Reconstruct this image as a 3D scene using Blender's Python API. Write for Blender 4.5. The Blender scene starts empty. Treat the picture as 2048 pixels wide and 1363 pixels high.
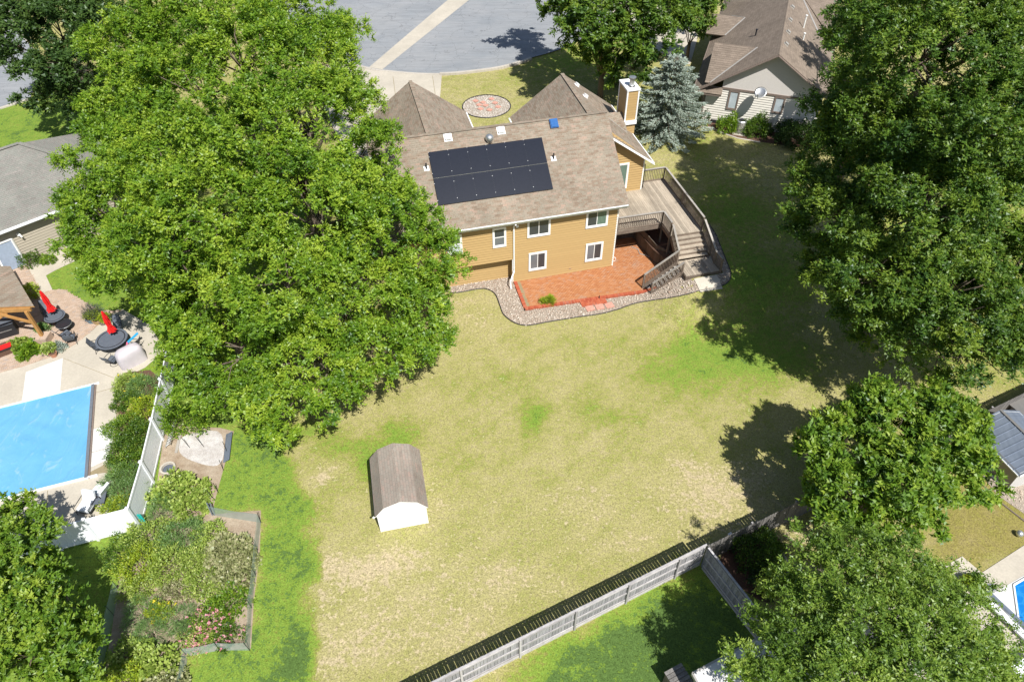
import bpy, bmesh, math, random
import numpy as np
from mathutils import Vector, Matrix
random.seed(7); rng = np.random.default_rng(7)
R = math.radians
S = bpy.context.scene
COL = S.collection

# ------------------------------------------------------------------ camera, sky, sun, exposure
CAM_H = 31.0; FPX = 1437.0; PITCH = R(44.7); ROLL = R(-0.45)
cd = bpy.data.cameras.new('camera'); cam = bpy.data.objects.new('camera', cd); COL.objects.link(cam); S.camera = cam
_cp, _sp = math.cos(PITCH), math.sin(PITCH)
FW = Vector((0, _cp, -_sp)); _up = Vector((0, _sp, _cp)); _rt = Vector((1, 0, 0))
RT = math.cos(ROLL)*_rt + math.sin(ROLL)*_up; UP = -math.sin(ROLL)*_rt + math.cos(ROLL)*_up
cam.matrix_world = Matrix(((RT.x, UP.x, -FW.x, 0), (RT.y, UP.y, -FW.y, 0), (RT.z, UP.z, -FW.z, CAM_H), (0, 0, 0, 1)))
cd.sensor_width = 36; cd.sensor_fit = 'HORIZONTAL'; cd.lens = 36*FPX/2048; cd.clip_end = 2000; cd.clip_start = 0.5

SUN_EL = R(54.7); SUN_AZ = R(152)          # compass-like azimuth measured from +Y towards +X: where the sun stands
w = bpy.data.worlds.new('World'); S.world = w; w.use_nodes = True
nt = w.node_tree; bg = nt.nodes['Background']
sky = nt.nodes.new('ShaderNodeTexSky'); sky.sky_type = 'NISHITA'; sky.sun_disc = False
sky.sun_elevation = SUN_EL; sky.sun_rotation = SUN_AZ
nt.links.new(sky.outputs[0], bg.inputs[0]); bg.inputs[1].default_value = 0.075
sd = bpy.data.lights.new('sun', 'SUN'); sd.energy = 5.0; sd.angle = R(0.5); sd.color = (1, 0.972, 0.925)
sun = bpy.data.objects.new('sun', sd); COL.objects.link(sun)
sdir = Vector((math.sin(SUN_AZ)*math.cos(SUN_EL), math.cos(SUN_AZ)*math.cos(SUN_EL), math.sin(SUN_EL)))
sun.rotation_euler = sdir.to_track_quat('Z', 'Y').to_euler()
S.view_settings.view_transform = 'Standard'; S.view_settings.look = 'None'
S.view_settings.gamma = 1; S.view_settings.use_curve_mapping = False
S.view_settings.exposure = 0.46

# ------------------------------------------------------------------ surveying: turn a photo pixel into a point of the plot
def ray(x, y): return FW*FPX + RT*(x-1024) - UP*(y-681.5)
def at(x, y, z=0.0):
    d = ray(x, y); t = (CAM_H-z)/-d.z
    return Vector((d.x*t, d.y*t, z))
HO = Vector((6.878, 38.5795, 0)); YAW = R(13.7)
HA = Vector((math.cos(YAW), math.sin(YAW), 0)); HB = Vector((-math.sin(YAW), math.cos(YAW), 0))
def sst(x, a, b):
    t = np.clip((x-a)/(b-a), 0, 1); return t*t*(3-2*t)
def TT(x, y):                                   # height of the land: the plot climbs to the right of and behind the house
    dx = np.asarray(x)-HO.x; dy = np.asarray(y)-HO.y
    u = dx*HA.x+dy*HA.y; v = dx*HB.x+dy*HB.y
    right = sst(u, 0.3, 4.2)*sst(v, -8.5, -3.9)
    back = sst(v, 4, 10)*sst(u, -24, -13)
    return 1.5*np.maximum(right, back)
def g(x, y, dz=0.0):
    z = 0.0
    for _ in range(12):
        p = at(x, y, z+dz); z = float(TT(p.x, p.y))
    return Vector((p.x, p.y, z+dz))
def HW(u, v, z=0.0): return HO + HA*u + HB*v + Vector((0, 0, z))

# ------------------------------------------------------------------ object helpers
def tag(o, label=None, cat=None, group=None, kind=None):
    if label: o['label'] = label
    if cat: o['category'] = cat
    if group: o['group'] = group
    if kind: o['kind'] = kind
    return o
def thing(name, label, cat, loc=(0, 0, 0), rz=0, group=None, kind=None):
    o = bpy.data.objects.new(name, None); COL.objects.link(o); o.location = loc; o.rotation_euler = (0, 0, rz)
    o.empty_display_size = 0.2
    return tag(o, label, cat, group, kind)
def inst(name, me, parent=None, loc=(0, 0, 0), rot=(0, 0, 0), sc=(1, 1, 1)):
    o = bpy.data.objects.new(name, me); COL.objects.link(o); o.location = loc; o.rotation_euler = rot; o.scale = sc
    if parent: o.parent = parent
    return o
def copy_tree(o, parent=None):
    c = o.copy(); COL.objects.link(c)
    if parent: c.parent = parent
    for ch in list(o.children): copy_tree(ch, c)
    return c
def V(*a): return Vector(a if len(a) > 1 else a[0])

class MB:
    def __init__(s): s.v = []; s.f = []; s.m = []; s.smooth = False
    def add(s, vs, fs, m=0):
        n = len(s.v); s.v += [tuple(p) for p in vs]; s.f += [tuple(i+n for i in f) for f in fs]; s.m += [m]*len(fs); return s
    def box(s, a, b, m=0):
        x0, y0, z0 = [min(a[i], b[i]) for i in range(3)]; x1, y1, z1 = [max(a[i], b[i]) for i in range(3)]
        return s.add([(x0,y0,z0),(x1,y0,z0),(x1,y1,z0),(x0,y1,z0),(x0,y0,z1),(x1,y0,z1),(x1,y1,z1),(x0,y1,z1)],
                     [(0,3,2,1),(4,5,6,7),(0,1,5,4),(1,2,6,5),(2,3,7,6),(3,0,4,7)], m)
    def beam(s, p, q, wd, ht, m=0, up=(0, 0, 1)):
        p, q = V(p), V(q); d = (q-p).normalized(); up = V(up)
        sx = d.cross(up)
        if sx.length < 1e-4: sx = V(1, 0, 0)
        sx.normalize(); sy = sx.cross(d).normalized()
        c = []
        for e in (p, q):
            for a, b in ((-1,-1),(1,-1),(1,1),(-1,1)): c.append(e + sx*a*wd/2 + sy*b*ht/2)
        return s.add(c, [(0,3,2,1),(4,5,6,7),(0,1,5,4),(1,2,6,5),(2,3,7,6),(3,0,4,7)], m)
    def lathe(s, prof, n=16, c=(0, 0, 0), m=0, cap=True):
        vs = []; fs = []
        for r, z in prof:
            for k in range(n):
                a = 2*math.pi*k/n; vs.append((c[0]+r*math.cos(a), c[1]+r*math.sin(a), c[2]+z))
        for i in range(len(prof)-1):
            for k in range(n):
                k2 = (k+1) % n; fs.append((i*n+k, i*n+k2, (i+1)*n+k2, (i+1)*n+k))
        if cap: fs.append(tuple(range(n-1, -1, -1))); fs.append(tuple((len(prof)-1)*n+k for k in range(n)))
        return s.add(vs, fs, m)
    def tube(s, pts, r, n=6, m=0):
        pts = [V(p) for p in pts]; vs = []; fs = []
        for i, p in enumerate(pts):
            d = (pts[min(i+1, len(pts)-1)] - pts[max(i-1, 0)]).normalized()
            ax = d.cross(V(0, 0, 1)) if abs(d.z) < 0.95 else d.cross(V(1, 0, 0))
            ax.normalize(); ay = ax.cross(d)
            rr = r[i] if hasattr(r, '__len__') else r
            for k in range(n):
                a = 2*math.pi*k/n; vs.append(p + ax*rr*math.cos(a) + ay*rr*math.sin(a))
        for i in range(len(pts)-1):
            for k in range(n):
                k2 = (k+1) % n; fs.append((i*n+k, (i+1)*n+k, (i+1)*n+k2, i*n+k2))
        fs.append(tuple(range(n))); fs.append(tuple((len(pts)-1)*n+k for k in range(n-1, -1, -1)))
        return s.add(vs, fs, m)
    def prism(s, poly, z0, z1, m=0):
        n = len(poly); vs = [(p[0], p[1], z0) for p in poly] + [(p[0], p[1], z1) for p in poly]
        ar = sum(poly[i][0]*poly[(i+1) % n][1]-poly[(i+1) % n][0]*poly[i][1] for i in range(n))
        idx = list(range(n)); 
        if ar < 0: idx.reverse()
        fs = [tuple(reversed(idx)), tuple(i+n for i in idx)]
        for k in range(n):
            a, b = idx[k], idx[(k+1) % n]; fs.append((a, b, b+n, a+n))
        return s.add(vs, fs, m)
    def slab(s, poly, th, m=0):                       # planar polygon in space, thickened downwards along its normal
        poly = [V(p) for p in poly]; nrm = (poly[1]-poly[0]).cross(poly[2]-poly[1]).normalized(); n = len(poly)
        if nrm.z < 0: poly.reverse(); nrm = -nrm
        vs = poly + [p - nrm*th for p in poly]
        fs = [tuple(range(n)), tuple(range(2*n-1, n-1, -1))] + [(k, k+n, (k+1) % n+n, (k+1) % n) for k in range(n)]
        return s.add(vs, fs, m)
    def mesh(s, name, mats, uv=True):
        me = bpy.data.meshes.new(name); me.from_pydata(s.v, [], s.f); 
        if not isinstance(mats, (list, tuple)): mats = [mats]
        for m in mats: me.materials.append(m)
        if len(mats) > 1: me.polygons.foreach_set('material_index', s.m)
        if s.smooth: me.polygons.foreach_set('use_smooth', [True]*len(me.polygons))
        if uv and len(s.f) < 60000: slope_uv(me)
        me.update(); return me
    def build(s, name, mats, parent=None, uv=True): return inst(name, s.mesh(name, mats, uv), parent)

def slope_uv(me):                                     # metres along the level line and up the slope of every face
    ul = me.uv_layers.new(name='slope')
    for p in me.polygons:
        n = p.normal
        if abs(n.z) > 0.999: t = V(1, 0, 0); b = V(0, 1, 0)
        else: t = V(-n.y, n.x, 0).normalized(); b = n.cross(t)
        for li in p.loop_indices:
            co = me.vertices[me.loops[li].vertex_index].co; ul.data[li].uv = (co.dot(t), co.dot(b))

def clip(poly, f):                                    # keep where f(p) >= 0
    out = []
    for i in range(len(poly)):
        a, b = poly[i], poly[(i+1) % len(poly)]; fa, fb = f(a), f(b)
        if fa >= 0: out.append(a)
        if (fa < 0) != (fb < 0): out.append(a + (b-a)*(fa/(fa-fb)))
    return out
def lap_rows(poly, nrm, expo, thick, thin=0.004):     # overlapping rows (boards, shingle courses) covering a planar convex polygon
    poly = [V(p) for p in poly]; nrm = V(nrm).normalized()
    t = V(0, 0, 1).cross(nrm).normalized(); b = nrm.cross(t)
    bs = [p.dot(b) for p in poly]; lo, hi = min(bs), max(bs); rows = []
    k = 0
    while lo + k*expo < hi - 1e-3:
        y0, y1 = lo+k*expo, min(lo+(k+1)*expo, hi); k += 1
        c = clip(clip(poly, lambda p: p.dot(b)-y0), lambda p: y1-p.dot(b))
        if len(c) < 3: continue
        cc = [p + nrm*(thick + (thin-thick)*(p.dot(b)-y0)/expo) for p in c]
        n = len(cc)
        if (cc[1]-cc[0]).cross(cc[2]-cc[1]).dot(nrm) < 0: cc.reverse(); c.reverse()
        base = [p - nrm*0.002 for p in c]
        rows.append((cc+base, [tuple(range(n))] + [(i, i+n, (i+1) % n+n, (i+1) % n) for i in range(n)]))
    return rows

# ------------------------------------------------------------------ materials
def new_mat(name):
    m = bpy.data.materials.new(name); m.use_nodes = True; nt = m.node_tree; nt.nodes.clear()
    out = nt.nodes.new('ShaderNodeOutputMaterial'); return m, nt, out
class N:
    def __init__(s, name):
        s.m, s.t, s.out = new_mat(name)
    def n(s, typ, **k):
        nd = s.t.nodes.new(typ)
        for a, b in k.items(): setattr(nd, a, b)
        return nd
    def l(s, a, b): s.t.links.new(a, b)
    def val(s, sock, v):
        if hasattr(v, 'is_output') or isinstance(v, bpy.types.NodeSocket): s.l(v, sock)
        else: sock.default_value = v
    def coord(s, kind='Object', scale=None, rot=None):
        c = s.n('ShaderNodeTexCoord').outputs[kind] if kind != 'slope' else s.n('ShaderNodeUVMap', uv_map='slope').outputs[0]
        if kind == 'World': pass
        if scale or rot:
            mp = s.n('ShaderNodeMapping'); s.l(c, mp.inputs[0])
            if scale: mp.inputs['Scale'].default_value = scale
            if rot: mp.inputs['Rotation'].default_value = rot
            c = mp.outputs[0]
        return c
    def noise(s, vec, sc, det=4, rough=0.55, dist=0.0):
        nd = s.n('ShaderNodeTexNoise'); s.l(vec, nd.inputs['Vector']); nd.inputs['Scale'].default_value = sc
        nd.inputs['Detail'].default_value = det; nd.inputs['Roughness'].default_value = rough; nd.inputs['Distortion'].default_value = dist
        return nd.outputs['Fac']
    def mix(s, f, a, b, mode='MIX'):
        nd = s.n('ShaderNodeMix', data_type='RGBA', blend_type=mode); s.val(nd.inputs[0], f)
        for sk, v in ((nd.inputs[6], a), (nd.inputs[7], b)):
            if isinstance(v, tuple): v = v if len(v) == 4 else v+(1,)
            s.val(sk, v)
        return nd.outputs[2]
    def math(s, op, a, b=None, c=None, clampit=False):
        nd = s.n('ShaderNodeMath', operation=op, use_clamp=clampit)
        for i, v in enumerate((a, b, c)):
            if v is not None: s.val(nd.inputs[i], v)
        return nd.outputs[0]
    def ramp(s, f, stops, interp='LINEAR'):
        nd = s.n('ShaderNodeValToRGB'); s.l(f, nd.inputs[0]); cr = nd.color_ramp; cr.interpolation = interp
        while len(cr.elements) < len(stops): cr.elements.new(0.5)
        for e, (p, c) in zip(cr.elements, stops):
            e.position = p; e.color = (c, c, c, 1) if not isinstance(c, tuple) else (c if len(c) == 4 else c+(1,))
        return nd.outputs[0]
    def bump(s, h, strength=0.4, dist=0.02):
        nd = s.n('ShaderNodeBump'); s.l(h, nd.inputs['Height']); nd.inputs['Strength'].default_value = strength; nd.inputs['Distance'].default_value = dist
        return nd.outputs[0]
    def bsdf(s, color, rough=0.8, metal=0.0, normal=None, spec=0.4, **k):
        b = s.n('ShaderNodeBsdfPrincipled')
        if isinstance(color, tuple): color = color if len(color) == 4 else color+(1,)
        s.val(b.inputs['Base Color'], color); s.val(b.inputs['Roughness'], rough); b.inputs['Metallic'].default_value = metal
        b.inputs['Specular IOR Level'].default_value = spec
        if normal: s.l(normal, b.inputs['Normal'])
        for a, v in k.items(): b.inputs[a.replace('_', ' ')].default_value = v
        s.l(b.outputs[0], s.out.inputs[0]); return s.m
def objrand(s): return s.n('ShaderNodeObjectInfo').outputs['Random']
def islrand(s): return s.n('ShaderNodeNewGeometry').outputs['Random Per Island']

def plain(name, col, rough=0.6, metal=0.0, var=0.12, sc=6, spec=0.4):
    s = N(name); c = s.coord(); n = s.noise(c, sc, 5)
    f = s.ramp(n, [(0.25, 1-var), (0.75, 1+var)])
    return s.bsdf(s.mix(1.0, col, f, 'MULTIPLY'), rough, metal, s.bump(s.noise(c, sc*8, 3), 0.1, 0.005), spec)

M = {}
def m_shingle(name, cols, var=0.3, size=(0.30, 0.14)):
    s = N(name); uv = s.coord('slope')
    br = s.n('ShaderNodeTexBrick'); s.l(uv, br.inputs['Vector']); br.offset = 0.37; br.squash = 1
    for k, v in (('Scale', 1.0), ('Brick Width', size[0]), ('Row Height', size[1]), ('Mortar Size', 0.006), ('Mortar Smooth', 0.3), ('Bias', 0.0)): br.inputs[k].default_value = v
    br.inputs['Color1'].default_value = (0, 0, 0, 1); br.inputs['Color2'].default_value = (1, 1, 1, 1); br.inputs['Mortar'].default_value = (0.5, 0.5, 0.5, 1)
    big = s.noise(s.coord('slope', (1, 2.2, 1)), 1.6, 5, 0.7)
    f = s.math('ADD', s.math('MULTIPLY', br.outputs['Color'], 0.30), s.math('MULTIPLY', big, 0.9))
    col = s.ramp(f, [(0.25, cols[0]), (0.48, cols[1]), (0.62, cols[2]), (0.9, cols[3])])
    stain = s.ramp(s.noise(s.coord('Object'), 0.5, 5), [(0.3, 0.85), (0.7, 1.12)])
    col = s.mix(1.0, col, stain, 'MULTIPLY')
    col = s.mix(s.math('MULTIPLY', br.outputs['Fac'], 0.55), col, (0.05, 0.045, 0.04))
    gr = s.noise(s.coord('Object'), 60, 3)
    col = s.mix(1.0, col, s.ramp(gr, [(0.3, 0.8), (0.7, 1.2)]), 'MULTIPLY')
    return s.bsdf(col, 0.92, 0, s.bump(gr, 0.5, 0.01), 0.2)
M['roof'] = m_shingle('roof_shingle', [(.155,.12,.09), (.24,.18,.132), (.255,.225,.175), (.35,.235,.18)])
M['panel_edge'] = plain('black_anodised_frame', (.010, .013, .022), 0.3)
M['roof_grey'] = m_shingle('roof_shingle_grey', [(.15,.135,.12), (.235,.22,.20), (.21,.215,.19), (.29,.255,.235)])
M['roof_tan'] = m_shingle('roof_shingle_tan', [(.16,.125,.10), (.19,.152,.12), (.215,.172,.135), (.25,.20,.16)], size=(0.34, 0.2))
M['roof_shed'] = m_shingle('roof_shingle_shed', [(.19,.16,.135), (.27,.22,.18), (.275,.245,.205), (.34,.24,.195)])

def m_board(name, col, rough=0.6, var=0.06):
    s = N(name); c = s.coord('Object', (1, 1, 8)); 
    f = s.math('ADD', s.math('MULTIPLY', objrand(s), var), s.math('MULTIPLY', s.noise(c, 2.5, 5), var*2.2))
    f = s.math('ADD', f, 1-var*1.6)
    cc = s.n('ShaderNodeCombineColor'); 
    for i in range(3): s.l(f, cc.inputs[i])
    return s.bsdf(s.mix(1.0, col, cc.outputs[0], 'MULTIPLY'), rough, 0, s.bump(s.noise(c, 20, 3), 0.15, 0.004), 0.3)
M['siding'] = m_board('tan_siding_paint', (.42, .285, .125))
M['siding_white'] = m_board('cream_siding_paint', (.72, .68, .61), 0.6)
M['siding_beige'] = m_board('beige_siding_paint', (.36, .32, .255), 0.7)
M['trim'] = plain('white_trim_paint', (.80, .80, .78), 0.5, var=0.04)
M['brown_trim'] = plain('taupe_trim_paint', (.20, .155, .13), 0.6)
M['stucco'] = plain('light_stucco', (.62, .58, .54), 0.9, sc=12, var=0.05)
M['vinyl'] = plain('white_vinyl', (.80, .82, .84), 0.4, var=0.03)
M['flash'] = plain('grey_metal_flashing', (.40, .38, .35), 0.5, 0.3)
M['galv'] = plain('galvanised_metal', (.55, .56, .56), 0.35, 0.8)
M['black'] = plain('black_plastic', (.022, .022, .025), 0.5)
M['dark'] = plain('dark_void', (.015, .014, .013), 0.9)
M['charcoal'] = plain('charcoal_sling_fabric', (.10, .115, .14), 0.7)
M['blue_dome'] = plain('blue_skylight_glass', (.035, .12, .32), 0.15, spec=0.6)
M['red'] = plain('red_canvas', (.62, .012, .012), 0.7)
M['cushion'] = plain('white_cushion_fabric', (.72, .74, .76), 0.8)
M['cover'] = plain('pale_lilac_cover_fabric', (.50, .46, .48), 0.6, sc=2)
M['terracotta'] = plain('terracotta', (.42, .20, .12), 0.8)
M['brickpink'] = plain('pink_paver', (.50, .26, .20), 0.9, sc=9, var=0.2)
M['teal'] = plain('teal_plastic', (.02, .36, .33), 0.4)
M['bluepot'] = plain('blue_glazed_pot', (.12, .22, .30), 0.3)
M['cyan'] = plain('cyan_towel_cloth', (.02, .30, .55), 0.9)
M['pinkcloth'] = plain('pink_towel_cloth', (.75, .18, .30), 0.9)
M['plumb'] = plain('white_pipe', (.75, .75, .73), 0.5)
M['mulch'] = plain('brown_mulch', (.11, .06, .04), 1.0, sc=25, var=0.5)
M['shade_blue'] = plain('door_with_painted_shade', (.30, .36, .46), 0.5)  # bluish because the shade on the door is put into its colour
M['basket'] = plain('tan_basket_weave', (.42, .30, .14), 0.8, sc=30, var=0.3)
M['sun_yellow'] = plain('yellowed_wood', (.55, .42, .16), 0.8)
def m_glass(name, tint=(.03, .035, .04)):
    s = N(name); return s.bsdf(s.mix(s.noise(s.coord(), 1.3, 2), tint, tuple(x*1.8 for x in tint)), 0.06, 0, None, 0.7)
M['glass'] = m_glass('window_glass')
M['glass_grey'] = m_glass('window_glass_screened', (.10, .11, .12))
M['glass_pale'] = m_glass('window_glass_curtained', (.34, .38, .40))
def m_curtain():
    s = N('green_curtain_behind_glass'); wv = s.n('ShaderNodeTexWave'); s.l(s.coord(), wv.inputs[0]); wv.inputs['Scale'].default_value = 3.5
    wv.inputs['Distortion'].default_value = 1.5
    return s.bsdf(s.mix(wv.outputs[1], (.05, .09, .07), (.17, .25, .20)), 0.12, 0, None, 0.6)
M['curtain'] = m_curtain()
def m_wood(name, a, b, dirscale=(14, 1, 14), rough=0.85, isl=False):
    s = N(name); c = s.coord('Object', dirscale)
    gr = s.noise(c, 1.2, 6, 0.7, 0.6); rnd = islrand(s) if isl else objrand(s)
    col = s.mix(s.ramp(gr, [(0.3, 0.0), (0.7, 1.0)]), a, b)
    col = s.mix(1.0, col, s.ramp(rnd, [(0, 0.78), (1, 1.18)]), 'MULTIPLY')
    col = s.mix(1.0, col, s.ramp(s.noise(s.coord('Object'), 0.7, 4), [(0.3, 0.85), (0.7, 1.12)]), 'MULTIPLY')
    return s.bsdf(col, rough, 0, s.bump(gr, 0.4, 0.006), 0.2)
M['deck'] = m_wood('weathered_deck_boards', (.28, .235, .18), (.48, .41, .32), (16, 0.8, 16))
M['deck_rail'] = m_wood('weathered_rail_wood', (.13, .10, .08), (.24, .19, .15), (3, 3, 3))
M['rail_cap'] = m_wood('bleached_rail_cap', (.26, .24, .21), (.40, .37, .33), (3, 3, 3))
M['fence'] = m_wood('silvered_fence_wood', (.20, .195, .205), (.40, .395, .40), (10, 10, 1.5))
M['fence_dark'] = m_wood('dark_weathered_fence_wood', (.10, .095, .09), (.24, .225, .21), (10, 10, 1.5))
M['fence_rail'] = m_wood('pale_fence_rail_wood', (.32, .30, .30), (.50, .48, .47), (3, 3, 3))
M['timber'] = m_wood('orange_stained_timber', (.38, .19, .06), (.52, .29, .10), (3, 3, 3), 0.6)
M['retaining'] = m_wood('grey_retaining_planks', (.10, .08, .06), (.19, .155, .12), (9, 9, 1))
def m_bark(name, a=(.10, .075, .055), b=(.20, .165, .13)):
    s = N(name); c = s.coord('Object', (6, 6, 1.5)); n = s.noise(c, 2, 6, 0.7)
    return s.bsdf(s.mix(n, a, b), 0.95, 0, s.bump(n, 0.8, 0.05), 0.1)
M['bark'] = m_bark('grey_bark')

def m_brick(name, cols, rnd=islrand):
    s = N(name); r = rnd(s)
    col = s.ramp(r, [(0, cols[0]), (0.5, cols[1]), (0.85, cols[2]), (1, cols[3])])
    n = s.noise(s.coord('Object'), 0.9, 6, 0.65)
    col = s.mix(s.ramp(n, [(0.56, 0.0), (0.74, 0.5)]), col, (.34, .27, .22))
    gr = s.noise(s.coord('Object'), 40, 3); col = s.mix(1.0, col, s.ramp(gr, [(0.3, 0.82), (0.7, 1.18)]), 'MULTIPLY')
    return s.bsdf(col, 0.9, 0, s.bump(gr, 0.4, 0.006), 0.2)
M['brick'] = m_brick('orange_patio_brick', [(.37,.15,.065), (.42,.185,.08), (.44,.21,.105), (.38,.21,.13)])
M['brick_obj'] = m_brick('red_border_brick', [(.34,.075,.04), (.42,.11,.055), (.46,.14,.075), (.34,.13,.09)], objrand)
M['paver'] = m_brick('buff_paver', [(.38,.28,.21), (.44,.33,.25), (.47,.36,.28), (.36,.30,.26)])
def m_rock(name, cols):
    s = N(name); r = islrand(s)
    col = s.ramp(r, [(0, cols[0]), (0.35, cols[1]), (0.7, cols[2]), (1, cols[3])])
    n = s.noise(s.coord('Object'), 30, 3)
    return s.bsdf(s.mix(1.0, col, s.ramp(n, [(0.3, 0.8), (0.7, 1.2)]), 'MULTIPLY'), 0.85, 0, None, 0.25)
M['rock'] = m_rock('river_rock', [(.26,.20,.15), (.42,.34,.27), (.58,.52,.44), (.36,.25,.19)])
M['rock_white'] = m_rock('pale_rock', [(.42,.39,.34), (.54,.50,.45), (.60,.57,.51), (.44,.36,.30)])
M['rock_buff'] = m_rock('buff_gravel', [(.40,.32,.24), (.50,.42,.33), (.56,.48,.39), (.42,.34,.27)])
M['soilbed'] = plain('gravel_base', (.30, .25, .20), 1.0, sc=20, var=0.35)
def m_conc(name, col, crack=0.0):
    s = N(name); c = s.coord('Object'); n = s.noise(c, 0.45, 6, 0.65); n2 = s.noise(c, 9, 4)
    cc = s.mix(1.0, col, s.ramp(n, [(0.3, 0.84), (0.7, 1.08)]), 'MULTIPLY')
    cc = s.mix(1.0, cc, s.ramp(n2, [(0.3, 0.93), (0.7, 1.07)]), 'MULTIPLY')
    return s.bsdf(cc, 0.85, 0, s.bump(n2, 0.15, 0.01), 0.25)
M['concrete'] = m_conc('pale_concrete', (.47, .425, .35))
M['concrete_new'] = m_conc('new_white_concrete', (.62, .61, .59))
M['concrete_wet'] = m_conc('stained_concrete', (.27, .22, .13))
M['kerb'] = m_conc('kerb_concrete', (.46, .42, .36))
def m_soil(name, a, b, sc=1.5, fine=20):
    s = N(name); c = s.coord('Object'); n = s.noise(c, sc, 7, 0.7); f = s.noise(c, fine, 4, 0.7)
    col = s.mix(s.ramp(n, [(0.35, 0), (0.65, 1)]), a, b); col = s.mix(1.0, col, s.ramp(f, [(0.25, 0.7), (0.75, 1.25)]), 'MULTIPLY')
    return s.bsdf(col, 1.0, 0, s.bump(f, 0.6, 0.03), 0.1)
M['soil'] = m_soil('dry_garden_soil', (.27, .20, .14), (.40, .33, .25))
M['ash'] = m_soil('ash_covered_soil', (.38, .34, .31), (.56, .54, .52), 1.2)
def m_asphalt():
    s = N('worn_asphalt'); c = s.coord('Object'); n = s.noise(c, 0.25, 5, 0.6, 0.4); f = s.noise(c, 25, 3)
    arc = s.noise(s.coord('Object', (0.25, 2.2, 1)), 1.1, 6, 0.7, 1.2)
    col = s.mix(s.ramp(n, [(0.3, 0), (0.7, 1)]), (.215, .23, .245), (.275, .28, .285))
    col = s.mix(1.0, col, s.ramp(arc, [(0.3, 0.86), (0.7, 1.14)]), 'MULTIPLY')
    vo = s.n('ShaderNodeTexVoronoi', feature='DISTANCE_TO_EDGE'); nv = s.n('ShaderNodeVectorMath', operation='ADD')
    s.l(c, nv.inputs[0]); nn = s.n('ShaderNodeTexNoise'); s.l(c, nn.inputs['Vector']); nn.inputs['Scale'].default_value = 1.5
    s.l(nn.outputs['Color'], nv.inputs[1]); s.l(nv.outputs[0], vo.inputs['Vector']); vo.inputs['Scale'].default_value = 0.45
    col = s.mix(s.ramp(vo.outputs[0], [(0.0, 0.55), (0.012, 0.0)]), col, (.07, .07, .075))
    col = s.mix(1.0, col, s.ramp(f, [(0.3, 0.9), (0.7, 1.1)]), 'MULTIPLY')
    return s.bsdf(col, 0.9, 0, s.bump(f, 0.2, 0.01), 0.2)
M['asphalt'] = m_asphalt()
def m_cover():
    s = N('blue_pool_cover_vinyl'); c = s.coord('Object')
    big = s.noise(c, 0.35, 4); wr = s.noise(s.coord('Object', (1, 0.45, 1), (0, 0, 0.6)), 0.8, 5, 0.6, 2.5)
    col = s.mix(s.ramp(big, [(0.3, 0), (0.7, 1)]), (.10, .32, .55), (.16, .40, .62))
    col = s.mix(s.ramp(wr, [(0.57, 0.0), (0.72, 0.5)]), col, (.36, .50, .62))  # whitish sheen of the wrinkles painted into the colour
    return s.bsdf(col, 0.32, 0, s.bump(wr, 0.5, 0.10), 0.5)
M['pool_cover'] = m_cover()
def m_water():
    s = N('pool_water'); c = s.coord('Object'); n = s.noise(c, 2.5, 3, 0.5, 2.0)
    vo = s.n('ShaderNodeTexVoronoi', feature='DISTANCE_TO_EDGE'); s.l(s.coord('Object', (1, 1, 1)), vo.inputs['Vector']); vo.inputs['Scale'].default_value = 2.2
    col = s.mix(s.ramp(vo.outputs[0], [(0, 0.35), (0.10, 0.0)]), (.008, .16, .48), (.05, .34, .62))
    return s.bsdf(col, 0.08, 0, s.bump(n, 0.25, 0.06), 0.5)
M['water'] = m_water()
def m_panel():
    s = N('solar_cell_glass'); uv = s.coord('slope')
    br = s.n('ShaderNodeTexBrick'); s.l(uv, br.inputs['Vector']); br.offset = 0
    for k, v in (('Scale', 1.0), ('Brick Width', 0.19), ('Row Height', 0.095), ('Mortar Size', 0.004), ('Mortar Smooth', 0.2)): br.inputs[k].default_value = v
    br.inputs['Color1'].default_value = (.007, .010, .019, 1); br.inputs['Color2'].default_value = (.009, .012, .022, 1); br.inputs['Mortar'].default_value = (.011, .014, .026, 1)
    return s.bsdf(br.outputs['Color'], 0.22, 0, None, 0.4)
M['panel'] = m_panel()
def m_metalroof(name, a, b):
    s = N(name); c = s.coord('Object'); n = s.noise(s.coord('Object', (4, 1, 1)), 1.4, 5)
    return s.bsdf(s.mix(n, a, b), 0.42, 0.35, None, 0.5)
M['metal_blue'] = m_metalroof('blue_grey_metal_sheet', (.13, .16, .21), (.26, .30, .37))
M['metal_white'] = m_metalroof('white_metal_sheet', (.60, .61, .60), (.70, .70, .70))
M['metal_grey'] = m_metalroof('taupe_metal_sheet', (.20, .19, .175), (.27, .255, .235))
def m_net(name, col, a):
    s = N(name); d = s.n('ShaderNodeBsdfDiffuse'); d.inputs[0].default_value = col+(1,); t = s.n('ShaderNodeBsdfTransparent')
    mx = s.n('ShaderNodeMixShader'); mx.inputs[0].default_value = a; s.l(t.outputs[0], mx.inputs[1]); s.l(d.outputs[0], mx.inputs[2]); s.l(mx.outputs[0], s.out.inputs[0]); return s.m
M['net'] = m_net('green_garden_netting', (.42, .52, .48), 0.42)

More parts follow.
